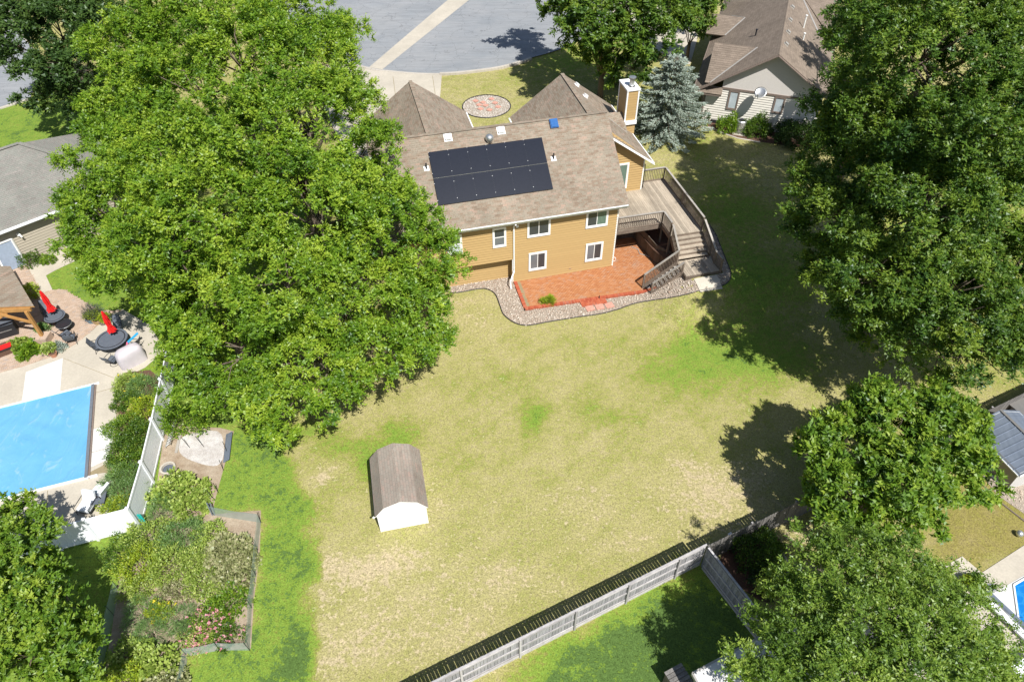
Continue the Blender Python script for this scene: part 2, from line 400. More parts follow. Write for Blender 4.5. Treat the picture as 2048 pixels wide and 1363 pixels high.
def m_leaf(name, lo, mid, hi, trans=0.35, gloss=0.08):
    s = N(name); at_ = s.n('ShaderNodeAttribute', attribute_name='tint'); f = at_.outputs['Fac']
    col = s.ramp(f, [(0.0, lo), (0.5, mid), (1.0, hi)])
    d = s.n('ShaderNodeBsdfDiffuse'); s.l(col, d.inputs[0]); t = s.n('ShaderNodeBsdfTranslucent')
    s.l(s.mix(1.0, col, (1.25, 1.3, 0.45), 'MULTIPLY'), t.inputs[0])
    mx = s.n('ShaderNodeMixShader'); mx.inputs[0].default_value = trans; s.l(d.outputs[0], mx.inputs[1]); s.l(t.outputs[0], mx.inputs[2])
    gl = s.n('ShaderNodeBsdfGlossy'); gl.inputs['Roughness'].default_value = 0.45; gl.inputs[0].default_value = (.9, .95, 1, 1)
    m2 = s.n('ShaderNodeMixShader'); m2.inputs[0].default_value = gloss*0.3; s.l(mx.outputs[0], m2.inputs[1]); s.l(gl.outputs[0], m2.inputs[2])
    s.l(m2.outputs[0], s.out.inputs[0]); return s.m
M['leaf_bright'] = m_leaf('bright_green_leaves', (.04,.11,.010), (.15,.27,.017), (.36,.46,.045))
M['leaf_mid'] = m_leaf('mid_green_leaves', (.025,.07,.012), (.085,.165,.018), (.22,.30,.035), 0.32)
M['leaf_fresh'] = m_leaf('fresh_green_leaves', (.035,.095,.012), (.135,.245,.02), (.33,.42,.05), 0.35)
M['leaf_dark'] = m_leaf('dark_green_leaves', (.022,.05,.012), (.05,.10,.02), (.10,.16,.03), 0.25)
M['leaf_olive'] = m_leaf('olive_green_leaves', (.045,.095,.012), (.14,.235,.028), (.31,.40,.065), 0.32)
M['leaf_spruce'] = m_leaf('blue_green_needles', (.14,.18,.15), (.31,.37,.32), (.52,.58,.51), 0.15)
M['leaf_garden'] = m_leaf('vegetable_leaves', (.12,.20,.03), (.29,.39,.07), (.50,.55,.17), 0.3)
M['leaf_dry'] = m_leaf('half_dried_vine_leaves', (.12,.15,.04), (.30,.32,.14), (.55,.50,.32), 0.3)
M['leaf_lime'] = m_leaf('lime_green_leaves', (.16,.26,.02), (.30,.40,.03), (.48,.50,.05), 0.35)
M['leaf_grey'] = m_leaf('grey_green_stems', (.05,.07,.05), (.09,.10,.08), (.16,.16,.13), 0.2)
M['leaf_fern'] = m_leaf('feathery_green_leaves', (.07,.15,.045), (.16,.28,.08), (.28,.40,.13), 0.3)
M['petal_pink'] = m_leaf('pink_petals', (.45,.10,.16), (.65,.25,.32), (.80,.5,.5), 0.3)
M['petal_yellow'] = m_leaf('yellow_petals', (.55,.40,.02), (.70,.55,.03), (.80,.7,.1), 0.3)
# ------------------------------------------------------------------ ground
PX = lambda pts, f=g: [f(*p) for p in pts]
def poly_mask(X, Y, pts, soft):
    pts = [(p.x, p.y) for p in pts]; n = len(pts); inside = np.zeros(X.shape, bool); d = np.full(X.shape, 1e9)
    for i in range(n):
        (x0, y0), (x1, y1) = pts[i], pts[(i+1) % n]
        c = ((y0 > Y) != (y1 > Y)) & (X < (x1-x0)*(Y-y0)/((y1-y0) if abs(y1-y0) > 1e-9 else 1e-9)+x0); inside ^= c
        ex, ey = x1-x0, y1-y0; t = np.clip(((X-x0)*ex+(Y-y0)*ey)/(ex*ex+ey*ey+1e-9), 0, 1)
        d = np.minimum(d, np.hypot(X-x0-t*ex, Y-y0-t*ey))
    sd_ = np.where(inside, d, -d); return np.clip(0.5+sd_/(2*soft), 0, 1)
def axis(a, b, fa, fb, fine, coarse):
    return np.concatenate([np.arange(a, fa, coarse), np.arange(fa, fb, fine), np.arange(fb, b+coarse, coarse)])
patio_uv = [(-7.0, -2.95), (-0.2, -3.2), (3.6, -3.75), (3.75, -1.0), (3.2, 0.6), (3.0, 3.0), (0, 3.1), (0, 0), (-7.0, 0)]
gx = axis(-140, 140, -30, 26, 0.25, 3.0); gy = axis(0, 330, 8, 46, 0.25, 3.0)
X, Y = np.meshgrid(gx, gy); Zt = TT(X, Y)
pm = poly_mask(X, Y, [HW(*p) for p in patio_uv], 0.01)
Zg = np.where(pm > 0.5, -0.15, Zt)
pool_px = [(-60, 828), (186, 769), (172, 958), (-60, 1018)]
rpool_px = [(2027, 1170), (2150, 1090), (2200, 1300), (2080, 1290), (2037, 1242)]
nx, ny = len(gx), len(gy)
vs = np.stack([X, Y, Zg], -1).reshape(-1, 3)
ii = np.arange(nx*ny).reshape(ny, nx)
fs = np.stack([ii[:-1, :-1], ii[:-1, 1:], ii[1:, 1:], ii[1:, :-1]], -1).reshape(-1, 4)
lush = np.full(X.shape, 0.29); bare = np.zeros(X.shape); olive = np.zeros(X.shape)
def wob(X, Y, s, a):
    return a*(np.sin(X*s+1.3*np.sin(Y*s*0.7))+np.sin(Y*s*1.3+1.1*np.sin(X*s*0.9+2)))*0.5
def lay(arr, pts, val, soft=0.4, wa=0.35):
    m = poly_mask(X+wob(X, Y, 1.7, wa)+wob(X, Y, 5.1, wa*0.4), Y+wob(Y, X, 1.9, wa), PX(pts), soft); arr[:] = arr*(1-m)+val*m
def blob(arr, px, py, rx, ry, add, wa=0.5):
    p = g(px, py); xx = X+wob(X, Y, 1.3, wa); yy = Y+wob(Y, X, 1.1, wa)
    m = np.exp(-(((xx-p.x)/rx)**2+((yy-p.y)/ry)**2)); arr += add*m
lay(lush, [(-900, 60), (-900, 420), (330, 420), (420, 330), (330, 200), (60, 195)], 0.86, 0.6)
lay(lush, [(-200, 520), (-200, 1500), (360, 1500), (370, 1340), (470, 860), (620, 640), (640, 380), (330, 380)], 0.85, 0.8)
lay(lush, [(360, 1420), (395, 1300), (500, 1250), (520, 1020), (430, 1020), (440, 900), (470, 850), (560, 850), (580, 935), (612, 985), (636, 1100), (612, 1200), (632, 1420)], 0.88, 0.35)
lay(lush, [(930, 1480), (1075, 1345), (1110, 1290), (1400, 1135), (1500, 1210), (1560, 1480)], 1.14, 0.9)
lay(lush, [(1500, 1060), (1620, 1030), (2048, 800), (2300, 900), (2150, 1080), (1960, 1150), (1870, 1130), (1700, 1200), (1540, 1180)], 0.36, 0.4)
lay(olive, [(1850, 960), (2000, 940), (2200, 1060), (1960, 1150), (1860, 1130)], 0.75, 0.8)
lay(lush, [(1700, 200), (2300, 200), (2300, 700), (1900, 760), (1700, 600)], 0.55, 1.5)
for a in [(1070, 832, .9, 1.0, .5), (1440, 735, 3.0, 2.6, .36), (1330, 730, 2.4, 1.6, .2), (1500, 690, 2, 2, .3), (1180, 820, 1.6, 1.2, .15), (1250, 830, 1.3, 1.0, .22), (1310, 760, 1.6, 1, .18), (1385, 690, 1.6, 1.4, .25), (790, 885, 1.7, 1.2, .38), (745, 925, .9, 1.4, .38), (700, 900, 1.6, 1.2, .26),
          (590, 860, 1.8, .9, .4), (1560, 720, 2.5, 2, .3), (1400, 300, 2.2, 1.4, .22), (1520, 560, 3, 3, .5), (1480, 420, 3, 4, .42), (1000, 780, 2.5, 1.5, .12), (660, 1000, 1, 1, .15), (600, 1270, .8, 2.5, .3),
          (1060, 160, 3, 3, .1), (1130, 1060, 3, 1.6, .08), (1180, 690, 3, 1, .1), (1150, 120, 5, 4, .35), (1330, 200, 4, 4, .2), (900, 930, 2, 2, .05)]: blob(lush, *a)
for a in [(1440, 985, 2.8, 1.9, .6), (820, 1180, 4.2, 2.4, .28), (1200, 1050, 5, 2, .18), (900, 1280, 3, 1.5, .25), (1380, 930, 1.5, .8, .3), (700, 1140, 2.2, .9, .55), (640, 960, .9, .5, .7), (800, 1110, 2, .7, .35), (700, 1290, 1.6, 1.2, .35), (1040, 1170, 2, .8, .35), (960, 640, 1.4, 1.2, .4), (930, 600, 1.2, .9, .4),
          (1590, 1060, 1, 1, .5), (1700, 1140, 2.2, 1.0, .7), (1640, 1200, 2, 1.2, .5), (1240, 1090, 1.8, .8, .25), (880, 1000, 1.6, 1.0, .25), (1570, 830, 1.5, 1.2, .15), (1540, 1090, .8, .8, .6), (640, 1210, .7, 1.5, .3), (1160, 1000, 2, 1, .2), (1420, 1170, .7, .5, .7)]: blob(bare, *a)
bare += .10
for a in [(700, 760), (1200, 640), (660, 1330)]: blob(bare, a[0], a[1], 1.6, .8, .15)
me = bpy.data.meshes.new('ground'); me.vertices.add(len(vs)); me.vertices.foreach_set('co', vs.ravel())
me.loops.add(fs.size); me.loops.foreach_set('vertex_index', fs.ravel().astype(np.int32)); me.polygons.add(len(fs))
me.polygons.foreach_set('loop_start', np.arange(0, fs.size, 4, dtype=np.int32)); me.polygons.foreach_set('use_smooth', np.ones(len(fs), bool))
me.update(calc_edges=True)
for nm, arr in (('lush', lush), ('bare', bare), ('olive', olive)):
    a = me.attributes.new(nm, 'FLOAT', 'POINT'); a.data.foreach_set('value', np.clip(arr, 0, 1.4).astype(np.float32).ravel())
def m_lawn():
    s = N('lawn_grass'); c = s.coord('Object')
    A = lambda nm: s.n('ShaderNodeAttribute', attribute_name=nm).outputs['Fac']
    n1 = s.noise(c, 0.55, 6, 0.62, 0.3); n2 = s.noise(c, 2.6, 6, 0.72); n3 = s.noise(c, 6.5, 4, 0.7); n4 = s.noise(s.coord('Object', (1, 1, 1), (0, 0, 0.5)), 15, 2, 0.6)
    st = s.n('ShaderNodeTexWave', bands_direction='X'); s.l(s.coord('Object', (1, 1, 1), (0, 0, 0.89)), st.inputs[0]); st.inputs['Scale'].default_value = 0.26; st.inputs['Distortion'].default_value = 1.2; st.inputs['Detail Scale'].default_value = .6
    mad = lambda a, k, b: s.math('ADD', s.math('MULTIPLY', s.math('SUBTRACT', a, 0.5), k), b)
    f = mad(n1, 0.75, A('lush')); f = mad(n2, 1.25, f); f = mad(n3, 1.15, f); f = mad(st.outputs[1], 0.06, f)
    ol = s.ramp(s.noise(c, 0.33, 4, 0.6), [(0.35, 0.0), (0.65, 1.0)])
    straw = s.mix(ol, (.32, .285, .125), (.265, .255, .078))
    col = s.ramp(f, [(0.0, (.42, .36, .21)), (0.26, (.33, .30, .125)), (0.50, (.23, .24, .06)), (0.74, (.175, .25, .04)), (1.0, (.145, .23, .034)), (1.3, (.08, .135, .034))])
    col = s.mix(s.ramp(f, [(0.15, 0.45), (0.45, 0.0)]), col, straw)
    b = s.math('ADD', s.math('MULTIPLY', A('bare'), 1.0), s.math('MULTIPLY', s.math('SUBTRACT', n2, 0.56), 3.2)); b = s.math('ADD', b, s.math('MULTIPLY', s.math('SUBTRACT', n3, 0.5), 1.8)); b = s.math('SUBTRACT', b, s.math('MULTIPLY', s.math('SUBTRACT', A('lush'), 0.42, clampit=True), 4.0))
    col = s.mix(s.ramp(b, [(0.2, 0.0), (0.6, 0.85)]), col, (.43, .35, .225))
    col = s.mix(s.math('MULTIPLY', A('olive'), 0.8), col, s.mix(n2, (.14, .115, .032), (.26, .195, .06)))
    tf = s.math('ADD', s.math('MULTIPLY', n3, 0.5), s.math('MULTIPLY', n4, 0.5))
    col = s.mix(1.0, col, s.ramp(tf, [(0.34, 0.5), (0.5, 1.0), (0.66, 1.5)]), 'MULTIPLY')
    return s.bsdf(col, 1.0, 0, s.bump(tf, 0.9, 0.05), 0.05)
M['lawn'] = m_lawn(); me.materials.append(M['lawn'])
tag(inst('ground', me), kind='structure')

def drape(name, pts, mat, dz=0.012, step=0.5, parent=None, flat=None, rim=0.0):
    """polygon laid on the land: cut to a grid so that it follows the slope"""
    bm = bmesh.new(); vv = [bm.verts.new((p.x, p.y, 0)) for p in pts]; bm.faces.new(vv)
    xs = [p.x for p in pts]; ys = [p.y for p in pts]
    if flat is None:
        for k in np.arange(min(xs)+step, max(xs), step): bmesh.ops.bisect_plane(bm, geom=bm.verts[:]+bm.edges[:]+bm.faces[:], plane_co=(k, 0, 0), plane_no=(1, 0, 0))
        for k in np.arange(min(ys)+step, max(ys), step): bmesh.ops.bisect_plane(bm, geom=bm.verts[:]+bm.edges[:]+bm.faces[:], plane_co=(0, k, 0), plane_no=(0, 1, 0))
    for v_ in bm.verts: v_.co.z = (float(TT(v_.co.x, v_.co.y)) if flat is None else flat)+dz
    bmesh.ops.recalc_face_normals(bm, faces=bm.faces[:])
    if sum(f.normal.z*f.calc_area() for f in bm.faces) < 0: bmesh.ops.reverse_faces(bm, faces=bm.faces[:])
    bmesh.ops.triangulate(bm, faces=[f for f in bm.faces if len(f.verts) > 4])
    me = bpy.data.meshes.new(name); bm.to_mesh(me); bm.free(); me.materials.append(mat); slope_uv(me)
    return inst(name, me, parent)
def spline(pts, n=8, closed=False):
    P = [V(p) for p in pts]; out = []; L = len(P)
    rng_ = range(L if closed else L-1)
    for i in rng_:
        p0 = P[(i-1) % L] if (closed or i > 0) else P[0]; p1 = P[i]; p2 = P[(i+1) % L]; p3 = P[(i+2) % L] if (closed or i+2 < L) else P[-1]
        for k in range(n):
            t = k/n; out.append(0.5*((2*p1)+(-p0+p2)*t+(2*p0-5*p1+4*p2-p3)*t*t+(-p0+3*p1-3*p2+p3)*t**3))
    if not closed: out.append(P[-1])
    return out
def inpoly(x, y, pts):
    c = False; n = len(pts)
    for i in range(n):
        a, b = pts[i], pts[(i+1) % n]
        if (a.y > y) != (b.y > y) and x < (b.x-a.x)*(y-a.y)/(b.y-a.y)+a.x: c = not c
    return c
def stones(name, pts, mat, dens, size, parent=None, zf=None, seed=1, excl=()):
    """loose stones lying on a bed: deformed octahedra in one mesh"""
    r = np.random.default_rng(seed); xs = [p.x for p in pts]; ys = [p.y for p in pts]
    n = int((max(xs)-min(xs))*(max(ys)-min(ys))*dens); x = r.uniform(min(xs), max(xs), n); y = r.uniform(min(ys), max(ys), n)
    keep = np.array([inpoly(a, b, pts) and not any(inpoly(a, b, e) for e in excl) for a, b in zip(x, y)]); x = x[keep]; y = y[keep]; n = len(x)
    z = TT(x, y) if zf is None else np.full(n, zf)
    sz = size*r.uniform(0.45, 1.25, (n, 1)); base = np.array([(1,0,0),(0,1,0),(-1,0,0),(0,-1,0),(0,0,1),(0,0,-1)], float)
    v = base[None]*(1+0.35*r.uniform(-1, 1, (n, 6, 1))); v = v*np.stack([np.ones(n), r.uniform(.6, 1, n), r.uniform(.4, .7, n)], -1)[:, None]
    a = r.uniform(0, 6.28, n); ca, sa = np.cos(a)[:, None], np.sin(a)[:, None]
    vx = v[..., 0]*ca-v[..., 1]*sa; vy = v[..., 0]*sa+v[..., 1]*ca
    co = np.stack([vx*sz+x[:, None], vy*sz+y[:, None], v[..., 2]*sz+z[:, None]+sz*0.3], -1).reshape(-1, 3)
    tf = np.array([(0,1,4),(1,2,4),(2,3,4),(3,0,4),(1,0,5),(2,1,5),(3,2,5),(0,3,5)])
    f = (tf[None]+6*np.arange(n)[:, None, None]).reshape(-1, 3)
    me = bpy.data.meshes.new(name); me.vertices.add(len(co)); me.vertices.foreach_set('co', co.ravel()); me.loops.add(f.size)
    me.loops.foreach_set('vertex_index', f.ravel().astype(np.int32)); me.polygons.add(len(f)); me.polygons.foreach_set('loop_start', np.arange(0, f.size, 3, dtype=np.int32)); me.update(calc_edges=True)
    me.materials.append(mat); return tag(inst(name, me, parent), kind='stuff')

# ------------------------------------------------------------------ street, drives
road_pts = spline(PX([(1060, 118), (1034, 127), (1000, 136), (960, 142), (900, 148), (840, 148), (780, 143), (735, 136), (650, 112), (560, 60), (470, -40)]), 6)
road_poly = road_pts + PX([(300, -150), (700, -160), (1150, -160)]) + spline(PX([(1235, -60), (1225, 20), (1180, 70), (1120, 100), (1060, 118)]), 4)
tag(drape('road', road_poly, M['asphalt'], 0.09, 1.5), kind='structure')
vg = PX([(738, 137), (765, 141), (948, -6), (1010, -60), (960, -60), (905, -6)])
tag(drape('concrete_road_strip', vg, M['concrete'], 0.10, 1.5), kind='structure')
drv = PX([(735, 137), (780, 144), (840, 150), (884, 149), (880, 200), (858, 330), (700, 330), (640, 200), (660, 120)])
tag(drape('driveway', drv, M['concrete'], 0.094, 1.5), kind='structure')
mb = MB()
kp = road_pts
for i in range(len(kp)-1):
    a, b = kp[i], kp[i+1]; d = (b-a).normalized(); nrm_ = V(-d.y, d.x, 0)
    s0, s1 = 0.0, -0.45
    for (q0, q1) in ((a, b),):
        za = float(TT(a.x, a.y)); zb = float(TT(b.x, b.y)); h = 0.2 if a.x > -6.3 else 0.115
        def pt(p, o, z): return (p.x+nrm_.x*o, p.y+nrm_.y*o, z)
        vsb = [pt(a, 0, za+.02), pt(a, 0, za+h), pt(a, .32, za+h), pt(a, .32, za), pt(b, 0, zb+.02), pt(b, 0, zb+h), pt(b, .32, zb+h), pt(b, .32, zb)]
        mb.add(vsb, [(0,1,5,4),(1,2,6,5),(2,3,7,6)])
tag(mb.build('kerb', M['kerb']), kind='structure')
jm = MB()
for p, q in (((786, 153), (792, 200)), ((865, 152), (872, 200))):
    a, b = g(*p, dz=.10), g(*q, dz=.10); jm.beam(a, b, .04, .006)
tag(jm.build('driveway_joint', M['concrete_wet']), kind='structure')
lroad = PX([(-500, 420), (-60, 228), (0, 215), (62, 195), (90, 120), (0, 30), (-500, 150)])
tag(drape('side_street', lroad, M['asphalt'], 0.05, 3), kind='structure')
lk = MB(); a, b, c = g(-60, 231), g(0, 218), g(66, 197)
lk.beam(a+V(0,0,.05), b+V(0,0,.05), .3, .12).beam(b+V(0,0,.05), c+V(0,0,.05), .3, .12); tag(lk.build('side_kerb', M['kerb']), kind='structure')
lsw = PX([(-300, 60), (0, 95), (40, 130), (60, 60), (20, 0), (-300, -60)]); tag(drape('sidewalk', lsw, M['concrete'], 0.03, 4), kind='structure')
rp = PX([(1180, 60), (1260, 75), (1330, 110), (1380, 130), (1400, 60), (1330, 20), (1240, -40), (1190, -20)])
tag(drape('front_walk', rp, M['concrete'], 0.03, 2), kind='structure')

# ------------------------------------------------------------------ wall, window, roof builders (in the local frame of a building)
def wall_boards(parent, poly, nrm, mat, expo=0.17, name='wall', backing=True, thick=0.055):
    b = MB(); n = V(nrm); poly = [V(p) for p in poly]
    inner = [p - n*0.15 for p in poly]; k = len(poly)
    b.add(poly+inner, [tuple(range(k)), tuple(range(2*k-1, k-1, -1))]+[(i, (i+1) % k, (i+1) % k+k, i+k) for i in range(k)])
    wobj = b.build(name, mat, parent)
    for vs_, fs_ in lap_rows(poly, n, expo, thick, 0.006):
        MB().add(vs_, fs_).build('siding_board', mat, wobj)
    return wobj
def window(parent, org, t, n, w_, h_, trim='trim', panes=('glass', 'glass_grey'), tw=0.10, mull='v', kind='window'):
    """org: lower left outer corner on the wall face, t: along, n: outward"""
    t, n = V(t), V(n); o = V(org); Zv = V(0, 0, 1)
    def bx(m, s0, s1, z0, z1, d0, d1):
        c = [o+t*s+Zv*z+n*d for d in (d0, d1) for (s, z) in ((s0, z0), (s1, z0), (s1, z1), (s0, z1))]
        m.add(c, [(0,1,2,3),(7,6,5,4),(0,4,5,1),(1,5,6,2),(2,6,7,3),(3,7,4,0)])
    fr = MB(); bx(fr, 0, w_, 0, tw*1.35, .002, .075); bx(fr, 0, w_, h_-tw, h_, .002, .07); bx(fr, 0, tw, tw*1.35, h_-tw, .002, .07); bx(fr, w_-tw, w_, tw*1.35, h_-tw, .002, .07)
    i0, i1, j0, j1 = tw, w_-tw, tw*1.35, h_-tw
    sw = 0.035
    bx(fr, i0, i0+sw, j0, j1, .002, .055); bx(fr, i1-sw, i1, j0, j1, .002, .055); bx(fr, i0+sw, i1-sw, j1-sw, j1, .002, .055); bx(fr, i0+sw, i1-sw, j0, j0+sw, .002, .055)
    f = fr.build(kind, M[trim], parent)
    i0 += sw; i1 -= sw; j0 += sw; j1 -= sw
    if mull == 'v':
        m_ = (i0+i1)/2; mm = MB(); bx(mm, m_-.022, m_+.022, j0, j1, .002, .057); mm.build('mullion', M[trim], f)
        rects = [(i0, m_-.022, j0, j1), (m_+.022, i1, j0, j1)]
    elif mull == 'h':
        m_ = (j0+j1)/2; mm = MB(); bx(mm, i0, i1, m_-.025, m_+.025, .002, .057); mm.build('mullion', M[trim], f)
        rects = [(i0, i1, j0, m_-.025), (i0, i1, m_+.025, j1)]
    else: rects = [(i0, i1, j0, j1)]
    for r_, pm_ in zip(rects, panes):
        p = MB(); bx(p, r_[0], r_[1], r_[2], r_[3], .002, .034); p.build('pane', M[pm_], f)
    return f
def roof_slope(parent, poly, mat, th=0.12, expo=0.14, name='roof', under='trim', course=0.016):
    poly = [V(p) for p in poly]; nrm = (poly[1]-poly[0]).cross(poly[2]-poly[1]).normalized()
    if nrm.z < 0: poly.reverse(); nrm = -nrm
    b = MB(); b.slab(poly, th); r = b.build(name, M[under], parent)
    s = MB()
    for vs_, fs_ in lap_rows([p+nrm*0.003 for p in poly], nrm, expo, course, 0.002): s.add(vs_, fs_)
    tag(s.build('shingles', mat, r), kind='stuff'); return r
def box_vent(parent, p, nrm_up, mat='trim', w_=0.34, h_=0.14, name='roof_vent', rz=0):
    b = MB(); b.box((-w_*.75, -w_*.75, 0), (w_*.75, w_*.75, .012)); b.box((-w_/2, -w_/2, .012), (w_/2, w_/2, h_)); b.box((-w_/2-.02, -w_/2-.02, h_), (w_/2+.02, w_/2+.02, h_+.025))
    o = b.build(name, M[mat], parent); o.location = p; o.rotation_euler = V(nrm_up).to_track_quat('Z', 'X').to_euler() if rz is None else (nrm_up, 0, rz)
    return o

# ------------------------------------------------------------------ the tan house
H = thing('tan_house', 'tan house with brown shingle roof, solar panels and chimney beside the brick patio', 'house', HO, YAW)
SL = 0.72; EV, EZ = -0.5, 5.22; RV = 4.64; RZ = EZ+SL*(RV-EV); UR, UL = 0.45, -14.6
zr = lambda v: EZ+SL*(v-EV)
# walls
WZ = 5.15
wall_boards(H, [(-6.98, 0, 0.05), (0, 0, 0.05), (0, 0, WZ), (-6.98, 0, WZ)], (0, -1, 0), M['siding'], 0.19)
wall_boards(H, [(-14.0, 0, 1.95), (-6.98, 0, 1.95), (-6.98, 0, WZ), (-14.0, 0, WZ)], (0, -1, 0), M['siding'], 0.19)
wall_boards(H, [(-14.0, 0.6, 0), (-6.98, 0.6, 0), (-6.98, 0.6, 1.95), (-14.0, 0.6, 1.95)], (0, -1, 0), M['siding'], 0.19)
MB().box((-14.0, 0.0, 1.90), (-6.99, 0.6, 1.95)).build('soffit', M['siding'], H)
wall_boards(H, [(-6.98, 0, 0), (-6.98, 0.6, 0), (-6.98, 0.6, 1.9), (-6.98, 0, 1.9)][::-1], (-1, 0, 0), M['siding'], 0.19)
wall_boards(H, [(0, 0, 0), (0, 4.35, 0), (0, 4.35, zr(4.35)-.1), (0, 0, WZ)], (1, 0, 0), M['siding'], 0.19)
wall_boards(H, [(0.15, 4.35, 1.5), (3.40, 4.35, 1.5), (3.40, 4.35, 5.45), (0.15, 4.35, 8.1)], (0, -1, 0), M['siding'], 0.19)
wall_boards(H, [(3.40, 4.35, 1.4), (3.40, 12.0, 1.4), (3.40, 12.0, 5.45), (3.40, 4.35, 5.45)], (1, 0, 0), M['siding'], 0.19)
wall_boards(H, [(-14.0, 9.6, 0), (-14.0, 0, 0), (-14.0, 0, WZ), (-14.0, RV, RZ-.15), (-14.0, 9.6, 5.3)], (-1, 0, 0), M['siding'], 0.19)
MB().box((-14.0, 9.45, 0), (3.3, 9.6, 5.2)).build('wall', M['siding'], H)
MB().box((-3.8, 12.1, 1.4), (3.3, 12.25, 5.2)).build('wall', M['siding'], H)
MB().box((-14.6, 13.8, 1.4), (-7.4, 13.95, 5.2)).build('wall', M['siding'], H)
# corner boards
for (a, b) in (((-0.05, -0.045, 0.02), (0.045, 0.06, 4.95)), ((3.36, 4.30, 2.85), (3.45, 4.40, 5.3)), ((-7.03, -.042, .02), (-6.96, .02, 1.9))): MB().box(a, b).build('corner_board', M['trim'], H)
# windows
def hw(u0, u1, z0, z1, panes, mull='v'): return window(H, (u0, -0.03, z0), (1, 0, 0), (0, -1, 0), u1-u0, z1-z0, panes=panes, mull=mull)
hw(-6.05, -4.53, 3.50, 4.98, ('glass', 'glass')); hw(-2.17, -0.68, 3.52, 5.0, ('glass', 'curtain'))
hw(-5.93, -4.71, 0.77, 2.22, ('glass_grey', 'glass')); hw(-2.03, -0.82, 0.78, 2.24, ('glass_grey', 'glass'))
hw(-8.30, -7.42, 3.12, 4.62, ('glass_grey', 'glass'), 'h'); hw(-11.2, -10.24, 3.08, 4.58, ('glass_pale', 'glass'), 'h')
window(H, (0.75, 4.32, 3.15), (1, 0, 0), (0, -1, 0), 1.55, 2.0, panes=('curtain', 'curtain'))
# roofs
roof_slope(H, [(UL, EV, EZ), (UR, EV, EZ), (UR, RV, RZ), (UL, RV, RZ)], M['roof'])
roof_slope(H, [(UL, 2*RV-EV, EZ), (UL, RV, RZ), (UR, RV, RZ), (UR, 2*RV-EV, EZ)], M['roof'])
W2 = -0.1; SR = 0.72; W2Z = 8.03
def wr(u): return W2Z-SR*(u-W2)
ur_ = 3.85
roof_slope(H, [(ur_, 3.95, wr(ur_)), (ur_, 12.5, wr(ur_)), (W2, 12.6, W2Z), (W2, 4.62, W2Z), (.2, 3.95, wr(.2))], M['roof'], name='wing_roof')
roof_slope(H, [(W2, 4.9, W2Z+.003), (W2, 12.6, W2Z+.003), (-4.05, 12.5, 5.19), (-4.05, 6.0, 5.19)], M['roof'], name='wing_roof')
MB().add([(-3.9, 12.3, 5.1), (3.6, 12.3, 5.1), (W2, 12.3, W2Z-.15)], [(0,1,2),(2,1,0)]).build('gable_wall', M['siding'], H)
G1 = -10.97
roof_slope(H, [(G1, 4.9, 8.0), (G1, 14.3, 8.0), (-7.1, 14.2, 5.2), (-7.1, 6.0, 5.2)], M['roof'], name='garage_roof')
roof_slope(H, [(G1, 4.9, 8.0), (G1, 14.3, 8.0), (-14.85, 14.2, 5.2), (-14.85, 6.0, 5.2)], M['roof'], name='garage_roof')
MB().add([(-7.3, 14.0, 5.1), (-14.6, 14.0, 5.1), (G1, 14.0, 7.85)], [(0,1,2),(2,1,0)]).build('gable_wall', M['siding'], H)
MB().box((-7.1, 6.5, 5.02), (-6.98, 14.2, 5.13)).build('gutter', M['vinyl'], H)
MB().box((-4.17, 6.5, 5.02), (-4.06, 12.5, 5.13)).build('gutter', M['vinyl'], H)
cap = MB()
def ridge(a, b, wd=0.26): cap.beam(V(a)+V(0, 0, .012), V(b)+V(0, 0, .012), wd, 0.01)
ridge((UL, RV, RZ), (UR, RV, RZ)); ridge((W2, 4.9, W2Z+.01), (W2, 12.6, W2Z+.01)); ridge((G1, 4.9, 8.01), (G1, 14.3, 8.01))
cap.build('ridge_cap', M['roof'], H)
# rakes, fascia, gutters
MB().beam((3.98, 3.92, wr(3.98)-.09), (0.62, 3.92, wr(0.62)-.09), .035, .24, up=(0, 1, 0)).build('rake_board', M['trim'], H)
MB().beam((UR+.012, EV-.02, EZ-.09), (UR+.012, RV, RZ-.09), .02, .12).build('rake_board', M['brown_trim'], H)
MB().box((UL, EV-.02, EZ-.14), (UR, EV+.02, EZ-.04)).build('fascia', M['trim'], H)
gm = MB(); gm.box((UL, EV-.13, EZ-.10), (UR-.02, EV-.12, EZ-.02)); gm.box((UL, EV-.12, EZ-.10), (UR-.02, EV-.022, EZ-.08)); gm.build('gutter', M['galv'], H)
MB().box((ur_-.02, 3.9, wr(ur_)-.2), (ur_+.12, 12.5, wr(ur_)-.05)).build('gutter', M['vinyl'], H)
MB().box((UL, EV+.03, EZ-.27), (UR-.05, -.04, EZ-.24)).build('soffit', M['trim'], H)
ds = MB(); ds.tube([(-6.93, -.58, 5.02), (-6.93, -.35, 4.85), (-6.93, -.10, 4.62), (-6.93, -.09, 1.25), (-6.95, -.2, 1.05), (-7.15, -.45, .85), (-7.3, -.62, .6), (-7.3, -.75, .1)], .05, 6)
ds.box((-6.78, -.12, 4.45), (-6.62, -.03, 4.62)); ds.build('downspout', M['vinyl'], H)
ds = MB(); ds.tube([(3.45, 4.2, 4.9), (3.5, 4.25, 4.5), (3.5, 4.25, 3.0)], .035, 6); ds.build('downspout', M['black'], H)
MB().box((-3.1, -.06, .36), (-2.95, -.03, .42)).build('hose_tap', M['galv'], H)
